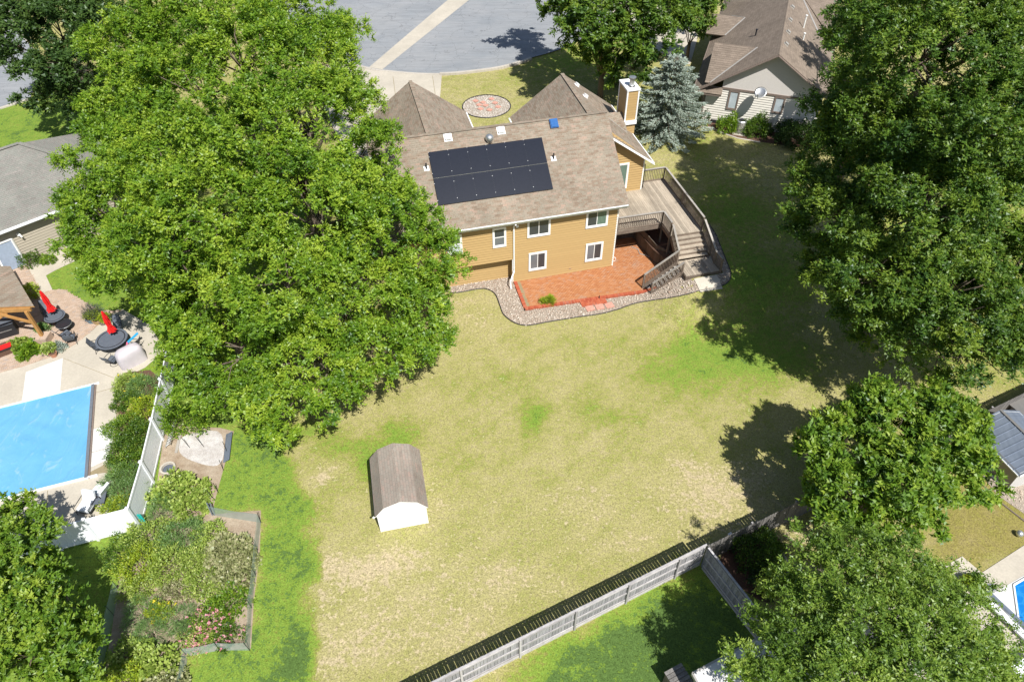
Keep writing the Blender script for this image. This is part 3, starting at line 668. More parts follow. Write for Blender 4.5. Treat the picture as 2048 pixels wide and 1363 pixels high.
# solar panels
ang = math.atan(SL)
def on_roof(u, v, dz=0.0): return (u, v, zr(v)+dz/math.cos(ang))
pw, ph = 1.199, 1.70
frm = MB(); frm.box((0, 0, 0), (pw, ph, .035)); cel = MB(); cel.box((.004, .004, .0352), (pw-.004, ph-.004, .038))
fm_, cm_ = frm.mesh('panel_frame', M['panel_edge']), cel.mesh('panel_cells', M['panel'])
clm = MB(); clm.box((-.014, -.014, 0), (.014, .014, .012)); clm_ = clm.mesh('clamp', M['galv'])
for j, v0 in enumerate((0.80, 0.80+ph*math.cos(ang)+.035)):
    for i in range(6):
        o = inst('solar_panel', fm_, H, on_roof(-11.38+i*1.2, v0, .10), (ang, 0, 0)); inst('panel_cells', cm_, o)
        for py_ in (.30, 1.38):
            inst('clamp', clm_, o, (-.005, py_, .036))
        if j == 1: inst('clamp', clm_, o, (0.0, ph-.01, .036))
rl = MB(); rl.beam(on_roof(-11.4, 0.80+ph*math.cos(ang)+.017, .12), on_roof(-4.2, 0.80+ph*math.cos(ang)+.017, .12), .03, .03); rl.build('panel_rail', M['galv'], H)
for (u, v) in ((-10.0, 4.32), (-6.63, 4.33)): box_vent(H, on_roof(u, v, .02), ang)
sk = MB(); sk.box((-.26, -.30, 0), (.26, .30, .16)); sk.box((-.22, -.26, .16), (.22, .26, .21)); so = sk.build('skylight', M['blue_dome'], H); so.location = on_roof(-3.2, 4.32, .01); so.rotation_euler = (ang, 0, 0)
tv = MB(); tv.smooth = True; tv.lathe([(.16, 0), (.16, .12), (.20, .16), (.255, .26), (.27, .36), (.24, .46), (.14, .54), (.02, .57)], 20); o = tv.build('turbine_vent', M['galv'], H); o.location = on_roof(-7.49, 3.82, -.04)
for (u, v) in ((-3.7, 2.46), (-11.67, 2.85)):
    b = MB(); b.box((-.16, -.16, -.005), (.16, .16, .012)); o = b.build('vent_flashing', M['trim'], H); o.location = on_roof(u, v, .02); o.rotation_euler = (ang, 0, 0)
    b = MB(); b.lathe([(.05, -.05), (.045, .38)], 10); inst('vent_pipe', b.mesh('vent_pipe', M['black']), o, (0, 0, 0), (-ang, 0, 0))
for (v, u) in ((11.7, 0.75), (10.0, 0.85)): box_vent(H, (u, v, wr(u)+.03), 0, w_=.26).rotation_euler = (0, math.atan(SR), 0)
fl = MB(); fl.beam((1.7, 8.3, wr(1.7)+.04), (3.15, 7.2, wr(3.15)+.04), .07, .02); fl.build('flashing', M['flash'], H)
# chimney
cu0, cu1, cv0, cv1 = 3.22, 4.02, 8.0, 9.5
chm = MB().box((cu0, cv0, 6.2), (cu1, cv1, 8.42)).box((cu0+.0, cv0-.0, 1.3), (cu1+.0, cv1, 5.98)).build('chimney', M['siding'], H)
for (z0, z1) in ((6.22, 8.40), (1.4, 5.95)):
    for poly, n in (([(cu0, cv0, z0), (cu1, cv0, z0), (cu1, cv0, z1), (cu0, cv0, z1)], (0, -1, 0)), ([(cu0, cv1, z0), (cu0, cv0, z0), (cu0, cv0, z1), (cu0, cv1, z1)], (-1, 0, 0)), ([(cu1, cv0, z0), (cu1, cv1, z0), (cu1, cv1, z1), (cu1, cv0, z1)], (1, 0, 0))):
        for vs_, fs_ in lap_rows(poly, n, 0.19, .024, .006): MB().add(vs_, fs_).build('siding_board', M['siding'], chm)
for u in (cu0, cu1):
    for v in (cv0, cv1): MB().box((u-.06 if u == cu0 else u-.04, v-.05, 6.1), (u+.04 if u == cu0 else u+.06, v+.05, 8.41)).build('corner_board', M['trim'], chm)
MB().box((cu0-.05, cv0-.16, 5.95), (cu1+.05, cv1, 6.2)).build('chimney_band', M['trim'], chm)
MB().box((cu0-.09, cv0-.09, 8.41), (cu1+.09, cv1+.09, 8.53)).build('chimney_top', M['trim'], chm)
fl_ = MB(); fl_.lathe([(.20, 0), (.19, .08), (.17, .1), (.17, .5), (.24, .52), (.24, .60), (.20, .61)], 16); fl_.smooth = False
o = fl_.build('flue', M['galv'], chm); o.location = (cu0+.42, cv0+.45, 8.53)
fb = MB(); fb.lathe([(.18, .49), (.18, .53)], 16); fb.lathe([(.25, .61), (.25, .655), (.05, .69)], 16); o = fb.build('flue_cap', M['galv'], chm); o.location = (cu0+.42, cv0+.45, 8.53)
fd = MB(); fd.lathe([(.245, .545), (.245, .575)], 16); fd.lathe([(.24, .0), (.23, .05)], 16); o = fd.build('flue_collar', M['black'], chm); o.location = (cu0+.42, cv0+.45, 8.531)
# cricket behind the chimney
cr = [(1.6, 8.35, wr(1.6)+.02), (3.2, 8.6, wr(1.9)), (3.2, 7.15, wr(3.2)+.02)]
roof_slope(H, cr, M['roof'], th=.05, name='cricket'); roof_slope(H, [(1.6, 8.35, wr(1.6)+.02), (3.2, 9.7, wr(3.2)+.02), (3.2, 8.6, wr(1.9))], M['roof'], th=.05, name='cricket')

# ------------------------------------------------------------------ brick patio (in the house frame)
PT = thing('brick_patio', 'orange brick patio with a raised brick border behind the tan house', 'patio', HO, YAW)
PT['kind'] = 'structure'; del PT['category']; del PT['label']
pat = [(-6.75, -2.75), (-0.2, -3.0), (3.6, -3.5), (3.6, -0.9), (2.8, 0.6), (2.55, 2.7), (0.02, 2.7), (0.02, -0.035), (-6.75, -0.035)]
MB().prism([(p[0], p[1]) for p in pat], -.12, .0).build('patio_base', M['soilbed'], PT)
pl_ = [V(p[0], p[1], 0) for p in pat]; bm_ = MB(); r_ = random.Random(3)
k = 0; yy = -3.6
while yy < 2.8:
    xx = -6.9 + (0.105 if k % 2 else 0)
    while xx < 3.7:
        if inpoly(xx+.1, yy+.05, pl_):
            h = .030+r_.uniform(-.005, .005); e = .006; vs_ = [(xx+e, yy+e, 0), (xx+.21-e, yy+e, 0), (xx+.21-e, yy+.105-e, 0), (xx+e, yy+.105-e, 0)]; vs_ += [(a, b, h) for a, b, _ in vs_]
            bm_.add(vs_, [(4,5,6,7),(0,1,5,4),(1,2,6,5),(2,3,7,6),(3,0,4,7)])
        xx += .21
    yy += .105; k += 1
tag(bm_.build('paving_bricks', M['brick'], PT, uv=False), kind='stuff')
bk = MB(); bk.box((-.045, -.11, 0), (.045, .11, .13)); bkm = bk.mesh('brick', M['brick_obj'])
def course(a, b, base=0.0, zz=None, mesh=bkm, rot=0):
    a, b = V(a), V(b); L = (b-a).length; n = int(L/.1); ang_ = math.atan2(b.y-a.y, b.x-a.x)
    for i in range(n):
        p = a.lerp(b, (i+.5)/n); inst('brick', mesh, PT, (p.x, p.y, p.z+r_.uniform(-.006, .006)), (0, 0, ang_+r_.uniform(-.03, .03)))
course((-6.9, -2.86, .0), (-0.2, -3.1, .0)); course((-0.2, -3.1, .0), (1.0, -3.26, .08)); course((1.0, -3.26, .08), (3.7, -3.62, .86))
course((-6.86, -2.75, 0), (-6.86, -.1, 0))
MB().add([(1.0, -3.37, -.1), (3.7, -3.73, -.1), (3.7, -3.73, .9), (1.0, -3.37, .1), (1.0, -3.15, -.1), (3.7, -3.51, -.1), (3.7, -3.51, .9), (1.0, -3.15, .1)], [(0,1,2,3),(7,6,5,4),(3,2,6,7)]).build('brick_kerb_wall', M['brick_obj'], PT)
for i in range(3): course((-3.3, -3.22-i*.12, -.03), (-1.6, -3.26-i*.12, -.03))
MB().box((-6.74, -2.6, .0), (-6.52, -.1, .034)).build('drain_strip', M['concrete_wet'], PT)
hb = MB(); hb.lathe([(.035, 0), (.04, .05), (.02, .18), (.03, .24)], 8); o = hb.build('garden_bollard_light', M['black']); o.location = HW(-1.98, -3.1, .1)
tag(o, 'small dark path light standing on the front brick border of the patio', 'light')
stp = MB(); stp.box((-.27, -.24, 0), (.27, .24, .05)); spm = stp.mesh('stepping_stone', M['brickpink'])
for i, (u, v, a, lb) in enumerate(((-2.85, -3.82, .1, 'left of the three red stepping stones in the rock bed'), (-2.2, -3.84, .02, 'middle of the three red stepping stones in the rock bed'), (-1.55, -3.86, .12, 'right of the three red stepping stones in the rock bed'))):
    tag(inst('stepping_stone', spm, None, HW(u, v, .03), (0, 0, YAW+a)), lb, 'stepping stone', 'stepping stones in the rock bed')

# rock bed with its black edging
edge_px = [(860, 573), (900, 585), (925, 584), (950, 579), (972, 578), (990, 588), (1000, 612), (1008, 630), (1030, 646), (1055, 651), (1090, 645), (1150, 635), (1200, 628), (1235, 619), (1270, 607), (1310, 600), (1360, 592), (1405, 580), (1440, 573), (1458, 562), (1461, 545), (1452, 520), (1440, 490), (1432, 470), (1418, 448)]
edge = [g(p.x, p.y) for p in spline([V(*p, 0) for p in edge_px], 5)]
inner = [HW(5.9, -1.0), HW(5.95, -4.2), HW(3.72, -4.4), HW(3.72, -3.74), HW(-0.2, -3.22), HW(-6.98, -2.98), HW(-6.98, 0.6), HW(-14, 0.6), HW(-14, 0.2)]
bed = edge + inner
tag(drape('rock_bed', bed, M['soilbed'], 0.015, 0.5), kind='structure')
stones('bed_stones', bed, M['rock'], 120, .07, seed=4)
mb = MB()
em = [p+V(0, 0, .03) for p in edge]; mb.tube(em, .035, 5); tag(mb.build('bed_edging', M['black']), 'black plastic edging curving round the rock bed behind the house', 'edging')
# circular bed in the front lawn
cc = g(973, 213); ax_, ay_ = 2.1, 2.1
circ = [V(cc.x+ax_*math.cos(t)*(1.0), cc.y+ay_*math.sin(t), 1.5) for t in np.linspace(0, 2*math.pi, 41)[:-1]]
tag(drape('round_rock_bed', circ, M['soilbed'], 0.015, 1), kind='structure')
stones('round_bed_stones', circ, M['rock_white'], 120, .06, seed=5)
mb = MB(); mb.tube([p+V(0, 0, .04) for p in circ+circ[:1]], .045, 5); tag(mb.build('round_bed_edging', M['black']), 'black edging ring round the oval rock bed in the front lawn', 'edging')
dm = MB(); dm.box((-.20, -.20, 0), (.20, .20, .06)); dmm = dm.mesh('paver', M['brickpink'])
PV = thing('paver_pattern', 'pattern of pink pavers lying in the round white rock bed', 'pavers', cc)
for (px, py) in ((951, 203), (983, 199), (990, 207), (958, 211), (971, 212), (996, 215), (961, 219), (979, 221), (966, 206)):
    p = g(px, py); inst('paver', dmm, PV, (p.x-cc.x, p.y-cc.y, .03), (0, 0, .9+random.uniform(-.2, .2)))

# ------------------------------------------------------------------ deck
D = thing('wooden_deck', 'weathered wooden deck with railings and two flights of steps beside the tan house', 'deck', HO, YAW)
DZ = 2.85; LZ = 1.70
pm_cache = {}
def plank(u0, u1, v0, v1, z=DZ, nm='plank', mat='deck'):
    MB().box((u0, v0, z-.04), (u1, v1, z+random.uniform(-.002, .002))).build(nm, M[mat], D)
u = 0.06
while u < 5.52:
    if u < 3.28: v0, v1 = (0.06, 4.30)
    else: v0, v1 = (-1.30, 5.15)
    plank(u, u+.135, v0, v1); u += .142
MB().box((0.05, 0.0, DZ-.30), (3.28, 0.05, DZ-.045)).box((3.24, -1.32, DZ-.30), (3.29, 0.05, DZ-.045)).box((5.50, -1.3, DZ-.30), (5.55, 5.15, DZ-.045)).box((3.29, 5.10, DZ-.3), (5.5, 5.15, DZ-.045)).build('rim_joist', M['deck_rail'], D)
jst = MB()
for vv_ in np.arange(.5, 5, .6): jst.box((0.05 if vv_ < 4.3 else 3.45, vv_, DZ-.26), (5.5, vv_+.045, DZ-.045))
jst.build('joists', M['deck_rail'], D)
pst = MB(); pst.box((-.045, -.045, 0), (.045, .045, 1)); pstm = pst.mesh('post', M['deck_rail'])
bal = MB(); bal.box((-.017, -.017, 0), (.017, .017, 1)); balm = bal.mesh('baluster', M['deck_rail'])
def railing(a, b, h=1.0, sp=.125, posts=(1, 1), low=.08):
    a, b = V(a), V(b); L = (b-a).length; up = V(0, 0, 1); ang_ = math.atan2(b.y-a.y, b.x-a.x)
    MB().beam(a+up*(h+.02), b+up*(h+.02), .13, .035).build('rail_cap', M['rail_cap'], D)
    MB().beam(a+up*(h-.045), b+up*(h-.045), .04, .085).build('rail', M['deck_rail'], D)
    MB().beam(a+up*(low), b+up*(low), .04, .085).build('rail', M['deck_rail'], D)
    for k, q in enumerate((a, b)):
        if posts[k]: inst('post', pstm, D, q-V(0, 0, .25), (0, 0, ang_), (1, 1, h+.23))
    n = max(2, int(L/sp))
    for i in range(1, n):
        q = a.lerp(b, i/n); inst('baluster', balm, D, (q.x, q.y, q.z+low), (0, 0, ang_), (1, 1, h-low-.05))
railing((3.5, 5.08, DZ), (5.45, 5.08, DZ)); railing((5.47, 5.0, DZ), (5.50, 1.9, DZ), posts=(0, 1)); railing((5.50, 1.9, DZ), (5.52, -1.25, DZ), posts=(0, 1))
railing((0.12, 0.06, DZ), (3.22, 0.02, DZ)); railing((3.26, -.02, DZ), (3.28, -1.28, DZ), posts=(0, 1))
railing((5.55, -1.35, DZ-.1), (5.62, -3.4, LZ-.05), posts=(0, 1)); railing((3.32, -1.36, DZ-.1), (3.32, -2.75, LZ), posts=(0, 1))
railing((5.62, -3.4, LZ-.05), (5.72, -4.15, LZ-.1), posts=(0, 1))
# main steps
for k in range(1, 6):
    z = DZ-k*.192; v = -1.30-k*.265
    tr = MB(); tr.box((3.38, v-.005, z-.045), (5.5, v+.285, z)); tr.build('tread', M['deck'], D)
    MB().box((3.40, v+.25, z-.2+.195), (5.48, v+.262, z+.145)).build('riser', M['deck_rail'], D)
MB().beam((3.345, -1.3, DZ-.16), (3.345, -2.75, LZ-.1), .04, .28).beam((5.53, -1.3, DZ-.16), (5.53, -2.75, LZ-.1), .04, .28).build('stringer', M['deck_rail'], D)
u = 3.36
while u < 5.66: plank(u, u+.135, -4.15, -2.615, LZ); u += .142
MB().box((3.36, -4.19, LZ-.3), (5.66, -4.155, LZ-.045)).box((3.32, -4.19, LZ-.3), (3.355, -2.68, LZ-.045)).build('rim_joist', M['deck_rail'], D)
# side steps down to the patio
N_ = 8
for k in range(1, N_+1):
    z = LZ-k*.19; uu = 3.32-k*.245
    MB().box((uu, -3.62, z-.045), (uu+.27, -2.82, z)).build('tread', M['rail_cap'], D)
for vv_ in (-2.79, -3.65):
    st = MB(); st.beam((3.3, vv_, LZ-.12), (1.25, vv_, .10), .045, .26); st.build('stringer', M['deck_rail'], D)
railing((3.3, -2.76, LZ), (1.15, -2.76, .16), posts=(1, 1)); railing((3.3, -3.68, LZ-.15), (1.35, -3.68, .22), posts=(1, 1), h=.9)
# supports, retaining wall below
for (u, v) in ((3.3, 0.05), (3.3, -1.25), (5.45, -1.25), (5.45, 5.0), (3.4, -4.1), (5.6, -4.1)): inst('post', pstm, D, (u, v, 0), (0, 0, 0), (1.2, 1.2, (DZ if v > -2 else LZ)-.05))
RW = thing('retaining_wall', 'dark grey plank retaining wall under the deck, beside the sunken patio', 'retaining wall', HO, YAW)
rwp = [(2.55, 2.75), (2.62, 1.9), (2.9, -0.35), (3.55, -1.35), (3.62, -2.7)]
for (a, b) in zip(rwp[:-1], rwp[1:]):
    L = math.hypot(b[0]-a[0], b[1]-a[1]); n = max(1, int(L/.2))
    for i in range(n):
        p = [a[j]+(b[j]-a[j])*i/n for j in (0, 1)]; q = [a[j]+(b[j]-a[j])*(i+.94)/n for j in (0, 1)]
        MB().beam((p[0], p[1], .75), (q[0], q[1], .75), .05, 1.5).build('plank', M['retaining'], RW)
MB().box((0.05, 2.72, 0), (2.6, 2.8, DZ-.3)).build('lattice_wall', M['retaining'], RW)
hz = MB(); hz.tube([(2.05, 1.6, .05), (2.35, 1.2, .05), (2.3, .7, .06), (2.65, .4, .05), (2.9, .1, .05)], .032, 6)
tag(inst('drain_hose', hz.mesh('drain_hose', M['flash'])), 'pale corrugated drain hose lying at the foot of the grey retaining wall', 'hose'); bpy.data.objects['drain_hose'].location = HO; bpy.data.objects['drain_hose'].rotation_euler = (0, 0, YAW)
hr = MB(); hr.tube([(.15+.0*k, -.0, .15)for k in (0,)]+[(.12+.16*math.sin(t), .02*t, .32-.16*math.cos(t)) for t in np.linspace(0, 6.28, 14)], .02, 5)
tag(inst('hose_coil', hr.mesh('hose_coil', M['trim'])), 'white hose coil beside the lower right corner board of the tan house', 'hose'); bpy.data.objects['hose_coil'].location = HW(.03, .2, .05)
tag(drape('deck_undersoil', [HW(2.75, -.3), HW(3.3, -2.6), HW(3.6, -3.7), HW(5.9, -4.2), HW(5.7, 5.3), HW(3.5, 5.3), HW(3.4, 4.3), HW(2.5, 2.9)], M['mulch'], .035, .5), kind='structure')
padp = [HW(3.9, -5.3), HW(5.4, -5.35), HW(5.45, -4.3), HW(3.85, -4.3)]
tag(drape('concrete_pad', padp, M['concrete'], .06, .5), kind='structure')
# ------------------------------------------------------------------ cream neighbour house (behind, right)
NH_O = V(15.94, 56.03, 1.5); NYAW = R(-19)
NH = thing('cream_house', 'cream house with tan shingle roof and a satellite dish on its gable', 'house', NH_O, NYAW)
ap = (4.94, 7.96-1.5); sl = .645
nz = lambda u: ap[1]-sl*abs(u-ap[0])
wall_boards(NH, [(0, 0, 0), (9.0, 0, 0), (9.0, 0, 3.05), (0, 0, 3.05)], (0, -1, 0), M['siding_white'], .2)
MB().add([(1.3, -.03, 3.05), (9.0, -.03, 3.05), (9.0, -.03, nz(9.0)-.1), (4.94, -.03, ap[1]-.12), (1.3, -.03, nz(1.3)-.1)] + [(1.3, .2, 3.05), (9.0, .2, 3.05), (9.0, .2, nz(9.0)-.1), (4.94, .2, ap[1]-.12), (1.3, .2, nz(1.3)-.1)], [(0,1,2,3,4), (9,8,7,6,5)]).build('gable_wall', M['stucco'], NH)
wall_boards(NH, [(0, 20, 0), (0, 0, 0), (0, 0, 2.9), (0, 20, 2.9)], (-1, 0, 0), M['siding_white'], .2)
MB().box((8.9, 0.02, 0), (9.0, 20, 3.4)).build('wall', M['siding_white'], NH)
MB().box((1.3, -.09, 3.0), (9.02, -.031, 3.16)).build('band_board', M['brown_trim'], NH)
MB().box((-.03, -.07, 0), (.14, -.031, 2.9)).build('corner_board', M['brown_trim'], NH)
window(NH, (1.92, -.03, 1.35), (1, 0, 0), (0, -1, 0), .84, 1.63, trim='brown_trim', panes=('glass_pale',), mull='n')
window(NH, (5.48, -.03, 1.60), (1, 0, 0), (0, -1, 0), .84, 1.38, trim='brown_trim', panes=('glass_pale',), mull='n')
e0 = -.85
roof_slope(NH, [(e0, -.5, nz(e0)), (ap[0], -.5, ap[1]), (ap[0], 22, ap[1]), (e0, 22, nz(e0))], M['roof_tan'], expo=.2, under='brown_trim')
roof_slope(NH, [(9.7, -.5, nz(9.7)), (9.7, 22, nz(9.7)), (ap[0], 22, ap[1]), (ap[0], -.5, ap[1])], M['roof_tan'], expo=.2, under='brown_trim')
MB().box((-.95, -.52, nz(e0)-.2), (1.35, .1, nz(e0)-.02)).build('eave_return', M['brown_trim'], NH)
roof_slope(NH, [(-.95, -.56, nz(e0)-.015), (1.37, -.56, nz(e0)-.015), (1.37, -.02, nz(e0)+.35), (-.4, -.02, nz(e0)+.35)], M['roof_tan'], expo=.2, th=.03, under='brown_trim')
MB().beam((.35, -.53, nz(.35)-.1), (ap[0], -.53, ap[1]-.1), .05, .2, up=(0, 1, 0)).beam((9.7, -.53, nz(9.7)-.1), (ap[0], -.53, ap[1]-.1), .05, .2, up=(0, 1, 0)).build('rake_board', M['brown_trim'], NH)
MB().box((-.97, -.5, nz(e0)-.14), (-.86, 22, nz(e0)-.02)).build('gutter', M['brown_trim'], NH)
dn = MB(); dn.tube([(-.12, -.08, 2.7), (-.12, -.08, .2), (-.2, -.5, .05)], .05, 5); dn.build('downspout', M['brown_trim'], NH)
# cross gables on the left slope
def cross(v0, v1, zrdg, vr, uend, name):
    ur = ap[0]-(ap[1]-zrdg)/sl
    ev = nz(uend+.0)
    for (va, s) in ((v0, 1), (v1, -1)):
        slp = (zrdg-3.45)/abs(vr-va)
        uv = ap[0]-(ap[1]-3.45)/sl
        roof_slope(NH, [(uend, vr, zrdg), (ur, vr, zrdg), (uv, va, 3.45+.02), (uend, va, 3.45+.02)], M['roof_tan'], expo=.2, th=.07, name=name, under='brown_trim')
        MB().beam((uv, va, 3.52), (ur, vr, zrdg+.04), .11, .02).build('valley_flashing', M['flash'], NH)
    MB().add([(uend+.25, v0+.1, 3.0), (uend+.25, v1-.1, 3.0), (uend+.25, vr, zrdg-.15)], [(0,1,2),(2,1,0)]).build('gable_wall', M['siding_white'], NH)
cross(-.35, 6.3, 6.88-1.5, 2.98, -.12, 'cross_gable_roof'); cross(9.6, 14.5, 5.72-1.5+.1, 12.0, -1.4, 'cross_gable_roof')
for (u, v) in ((5.35, 2.2), (5.35, 4.7), (5.35, 7.4), (5.35, 10.4)):
    o = box_vent(NH, (u, v, nz(u)+.02), 0, 'flash', .26, .12); o.rotation_euler = (0, math.atan(sl), 0)
for (u, v, h) in ((6.7, 5.9, .5), (6.6, 8.3, 1.0), (2.9, 6.0, .5)):
    b = MB(); b.lathe([(.06, -.05), (.055, h)], 8); b.lathe([(.1, h), (.1, h+.06)], 8); o = b.build('vent_pipe', M['plumb' if u > 4 else 'black'], NH); o.location = (u, v, nz(u))
for (v, s) in ((15.0, 1),):
    MB().beam((5.6, 15.8, nz(5.6)+.06), (8.1, 9.8, nz(8.1)+.06), .12, .02).build('valley_flashing', M['flash'], NH)
    roof_slope(NH, [(5.6, 15.8, nz(5.6)+.02), (9.9, 9.9, nz(9.7)+.05), (9.9, 15.8, nz(9.7)+1.5)], M['roof_tan'], expo=.2, th=.03, name='cross_gable_roof', under='brown_trim')
DS = thing('satellite_dish', 'grey satellite dish mounted on the gable of the cream house', 'satellite dish', NH_O+Matrix.Rotation(NYAW, 3, 'Z') @ V(4.25, -.1, 3.2), NYAW)
b = MB(); b.smooth = True; b.lathe([(.02, 0), (.2, .015), (.36, .06), (.46, .11), (.47, .125), (.36, .08), (.2, .035), (.02, .02)], 28)
dsh = b.build('dish', M['galv'], DS); dsh.rotation_euler = (R(38), 0, R(-10)); dsh.location = (.05, -.75, .25)
b = MB(); b.tube([(0, 0, 0), (0, -.3, -.05), (.03, -.65, .15)], .035, 6); b.build('bracket', M['galv'], DS)
b = MB(); b.tube([(0, -.68, 0), (-.1, -1.0, -.1), (-.14, -1.25, .22)], .02, 5); b.box((-.2, -1.33, .2), (-.08, -1.23, .34)); b.build('arm', M['galv'], DS)
ACp = g(1478, 266)
AC = thing('air_conditioner', 'grey outdoor air conditioning unit between two shrubs at the cream house', 'air conditioner', ACp, NYAW)
b = MB(); b.lathe([(.40, .08), (.40, 1.05)], 20); b.build('casing', M['flash'], AC)
b = MB(); b.box((-.5, -.5, 0), (.5, .5, .08)); b.build('pad', M['concrete'], AC)
b = MB(); b.lathe([(.42, 1.05), (.42, 1.10), (.36, 1.16), (.28, 1.14)], 20, cap=False); b.build('top_ring', M['galv'], AC)
b = MB(); b.lathe([(.28, 1.12), (.05, 1.14)], 16); b.build('fan_grille', M['black'], AC)
b = MB()
for k in range(20): a = k*math.pi/10; b.beam((.405*math.cos(a), .405*math.sin(a), .12), (.405*math.cos(a), .405*math.sin(a), 1.02), .012, .02)
b.build('fins', M['galv'], AC)
bedn = PX([(1398, 240), (1385, 252), (1418, 256), (1440, 265), (1470, 276), (1560, 290), (1650, 300), (1650, 270), (1520, 262), (1420, 244)])
tag(drape('flower_bed', bedn, M['mulch'], .02, .6), kind='structure')
b = MB(); b.tube([p+V(0, 0, .03) for p in PX([(1376, 248), (1398, 252), (1422, 256), (1445, 267), (1475, 277), (1520, 285)])], .06, 5)
tag(b.build('bed_edging', M['kerb']), 'pale stone edging along the flower bed of the cream house', 'edging')
b = MB(); b.box((-.5, -.1, 0), (.5, .12, .3)); b.box((-.42, -.13, .05), (.42, -.1, .25)); o = b.build('window_well_cover', M['black']); o.location = g(1433, 246); o.rotation_euler = (0, 0, NYAW)
tag(o, 'low black vent cover against the cream wall left of the shrubs', 'vent cover')

# ------------------------------------------------------------------ grey-roofed neighbour house (left)
LH = thing('grey_roof_house', 'beige house with grey shingle roof at the left edge beyond the patio', 'house', (0, 0, 0))
E0 = at(0, 463, 3.2); E1 = at(137, 411, 3.2); dE = (E1-E0).normalized(); nE = V(dE.y, -dE.x, 0)
K = E0+dE*9.2; EL = E0-dE*8; RR = at(38, 287, 5.7); RL = RR-dE*12
far = K-nE*9.5
roof_slope(LH, [EL, K, RR, RL], M['roof_grey']); roof_slope(LH, [K, far, RR], M['roof_grey']); roof_slope(LH, [RL, RR, far, far-dE*20], M['roof_grey'])
rc = MB(); rc.beam(K+V(0, 0, .05), RR+V(0, 0, .05), .3, .03).beam(RR+V(0, 0, .05), RL+V(0, 0, .05), .3, .03); rc.build('ridge_cap', M['roof_grey'], LH)
MB().beam(EL+nE*.06-V(0, 0, .08), K+nE*.06-V(0, 0, .08), .12, .13).build('gutter', M['vinyl'], LH)
wi = lambda s, z, o=-.55: E0+dE*s+nE*o+V(0, 0, z-3.2)
wall_boards(LH, [wi(-8, 0), wi(8.6, 0), wi(8.6, 3.05), wi(-8, 3.05)], nE, M['siding_beige'], .2)
K2 = K-dE*.6-nE*.55; wall_boards(LH, [V(K2.x, K2.y, 0), V(K2.x, K2.y, 0)-nE*8.5, V(K2.x, K2.y, 3.05)-nE*8.5, V(K2.x, K2.y, 3.05)], dE, M['siding_beige'], .2)
b = MB(); b.box((-.2, -.2, 0), (.2, .2, .1)); o = b.build('roof_vent', M['trim'], LH); o.location = at(10, 311, 5.1); o.rotation_euler = (R(25), 0, math.atan2(dE.y, dE.x))
# patio door, shade painted in as a bluish colour, and its white jamb
dr = MB(); a_ = wi(-1.3, .05, -.44); b_ = wi(.35, .05, -.44); dr.add([a_, b_, b_+V(0, 0, 2.1), a_+V(0, 0, 2.1), a_-nE*.04, b_-nE*.04, b_-nE*.04+V(0, 0, 2.1), a_-nE*.04+V(0, 0, 2.1)], [(0,1,2,3), (0,4,5,1), (1,5,6,2), (2,6,7,3), (3,7,4,0)])
do_ = dr.build('door', M['shade_blue'], LH); MB().beam(b_+V(0, 0, .0), b_+V(0, 0, 2.15), .10, .12, up=(0, 1, 0)).beam(a_+V(0, 0, 2.15), b_+V(0, 0, 2.15), .1, .1).build('door_frame', M['trim'], do_)
LD = thing('patio_cover', 'white patio roof slab below the grey roof at the left edge', 'patio cover', (0, 0, 0))
p0, p1, p2, p3 = at(-90, 560, 2.5), at(17, 555, 2.5), at(-6, 512, 2.5), at(-90, 540, 2.5)
MB().slab([p0, p1, p2, p3], .12).build('roof', M['roof_grey'], LD); MB().beam(p0-V(0, 0, .05), p1-V(0, 0, .05), .08, .14).beam(p1-V(0, 0, .05), p2-V(0, 0, .05), .08, .14).build('fascia', M['trim'], LD)
for q in (p1, p2): MB().beam(V(q.x-.2, q.y+.0, 0), q-V(.2, 0, .1), .1, .1, up=(0, 1, 0)).build('post', M['trim'], LD)
b = MB(); b.tube([wi(.9, 2.35, -.4), wi(.95, 2.15, -.2)], .06, 6); b.box(wi(.85, 2.3, -.45)-V(.07, .07, .1), wi(.85, 2.3, -.45)+V(.07, .07, .1)); o = b.build('wall_lamp', M['trim'], LH)

# pergola with timber frame
PG = thing('pergola', 'timber pergola with a brown shingle roof over the neighbour patio', 'pergola', (0, 0, 0))
q0, q1, q2, q3 = at(-150, 619, 2.75), at(68, 612, 2.75), at(20, 532, 3.3), at(-150, 534, 3.3)
roof_slope(PG, [q0, q1, q2, q3], M['roof'], th=.1, under='timber')
pier = g(92, 678)
pst_t = V(q1.x-.45, q1.y+.35, 2.55)
ptop = at(52, 622, 2.5); pbot = V(ptop.x, ptop.y, .5)
MB().beam(ptop, pbot, .17, .17, up=(0, 1, 0)).build('post', M['timber'], PG)
MB().beam(at(-150, 630, 2.55), at(62, 618, 2.55), .15, .22).build('beam', M['timber'], PG)
MB().beam(at(56, 616, 2.55), at(18, 545, 3.05), .15, .2).build('beam', M['timber'], PG)
MB().beam(at(0, 628, 2.45), V(pbot.x, pbot.y, 1.55), .11, .14).build('brace', M['timber'], PG)
MB().beam(V(pbot.x-3.0, pbot.y-.2, 1.3), V(pbot.x-1.2, pbot.y, 2.4), .11, .14).build('brace', M['timber'], PG)
pb_ = MB()
for k in range(5):
    for (i, j) in ((0, 0), (1, 0), (0, 1), (1, 1)):
        pb_ = MB(); e = .008; x0, y0 = pbot.x-.38+i*.38, pbot.y-.38+j*.38; pb_.box((x0+e, y0+e, k*.10), (x0+.38-e, y0+.38-e, k*.10+.092)); pb_.build('brick', M['paver'], PG)
q = MB(); q.box((pbot.x-3.3, pbot.y-.5, 0), (pbot.x-3.1, pbot.y-.3, 2.4)); q.build('post', M['timber'], PG)

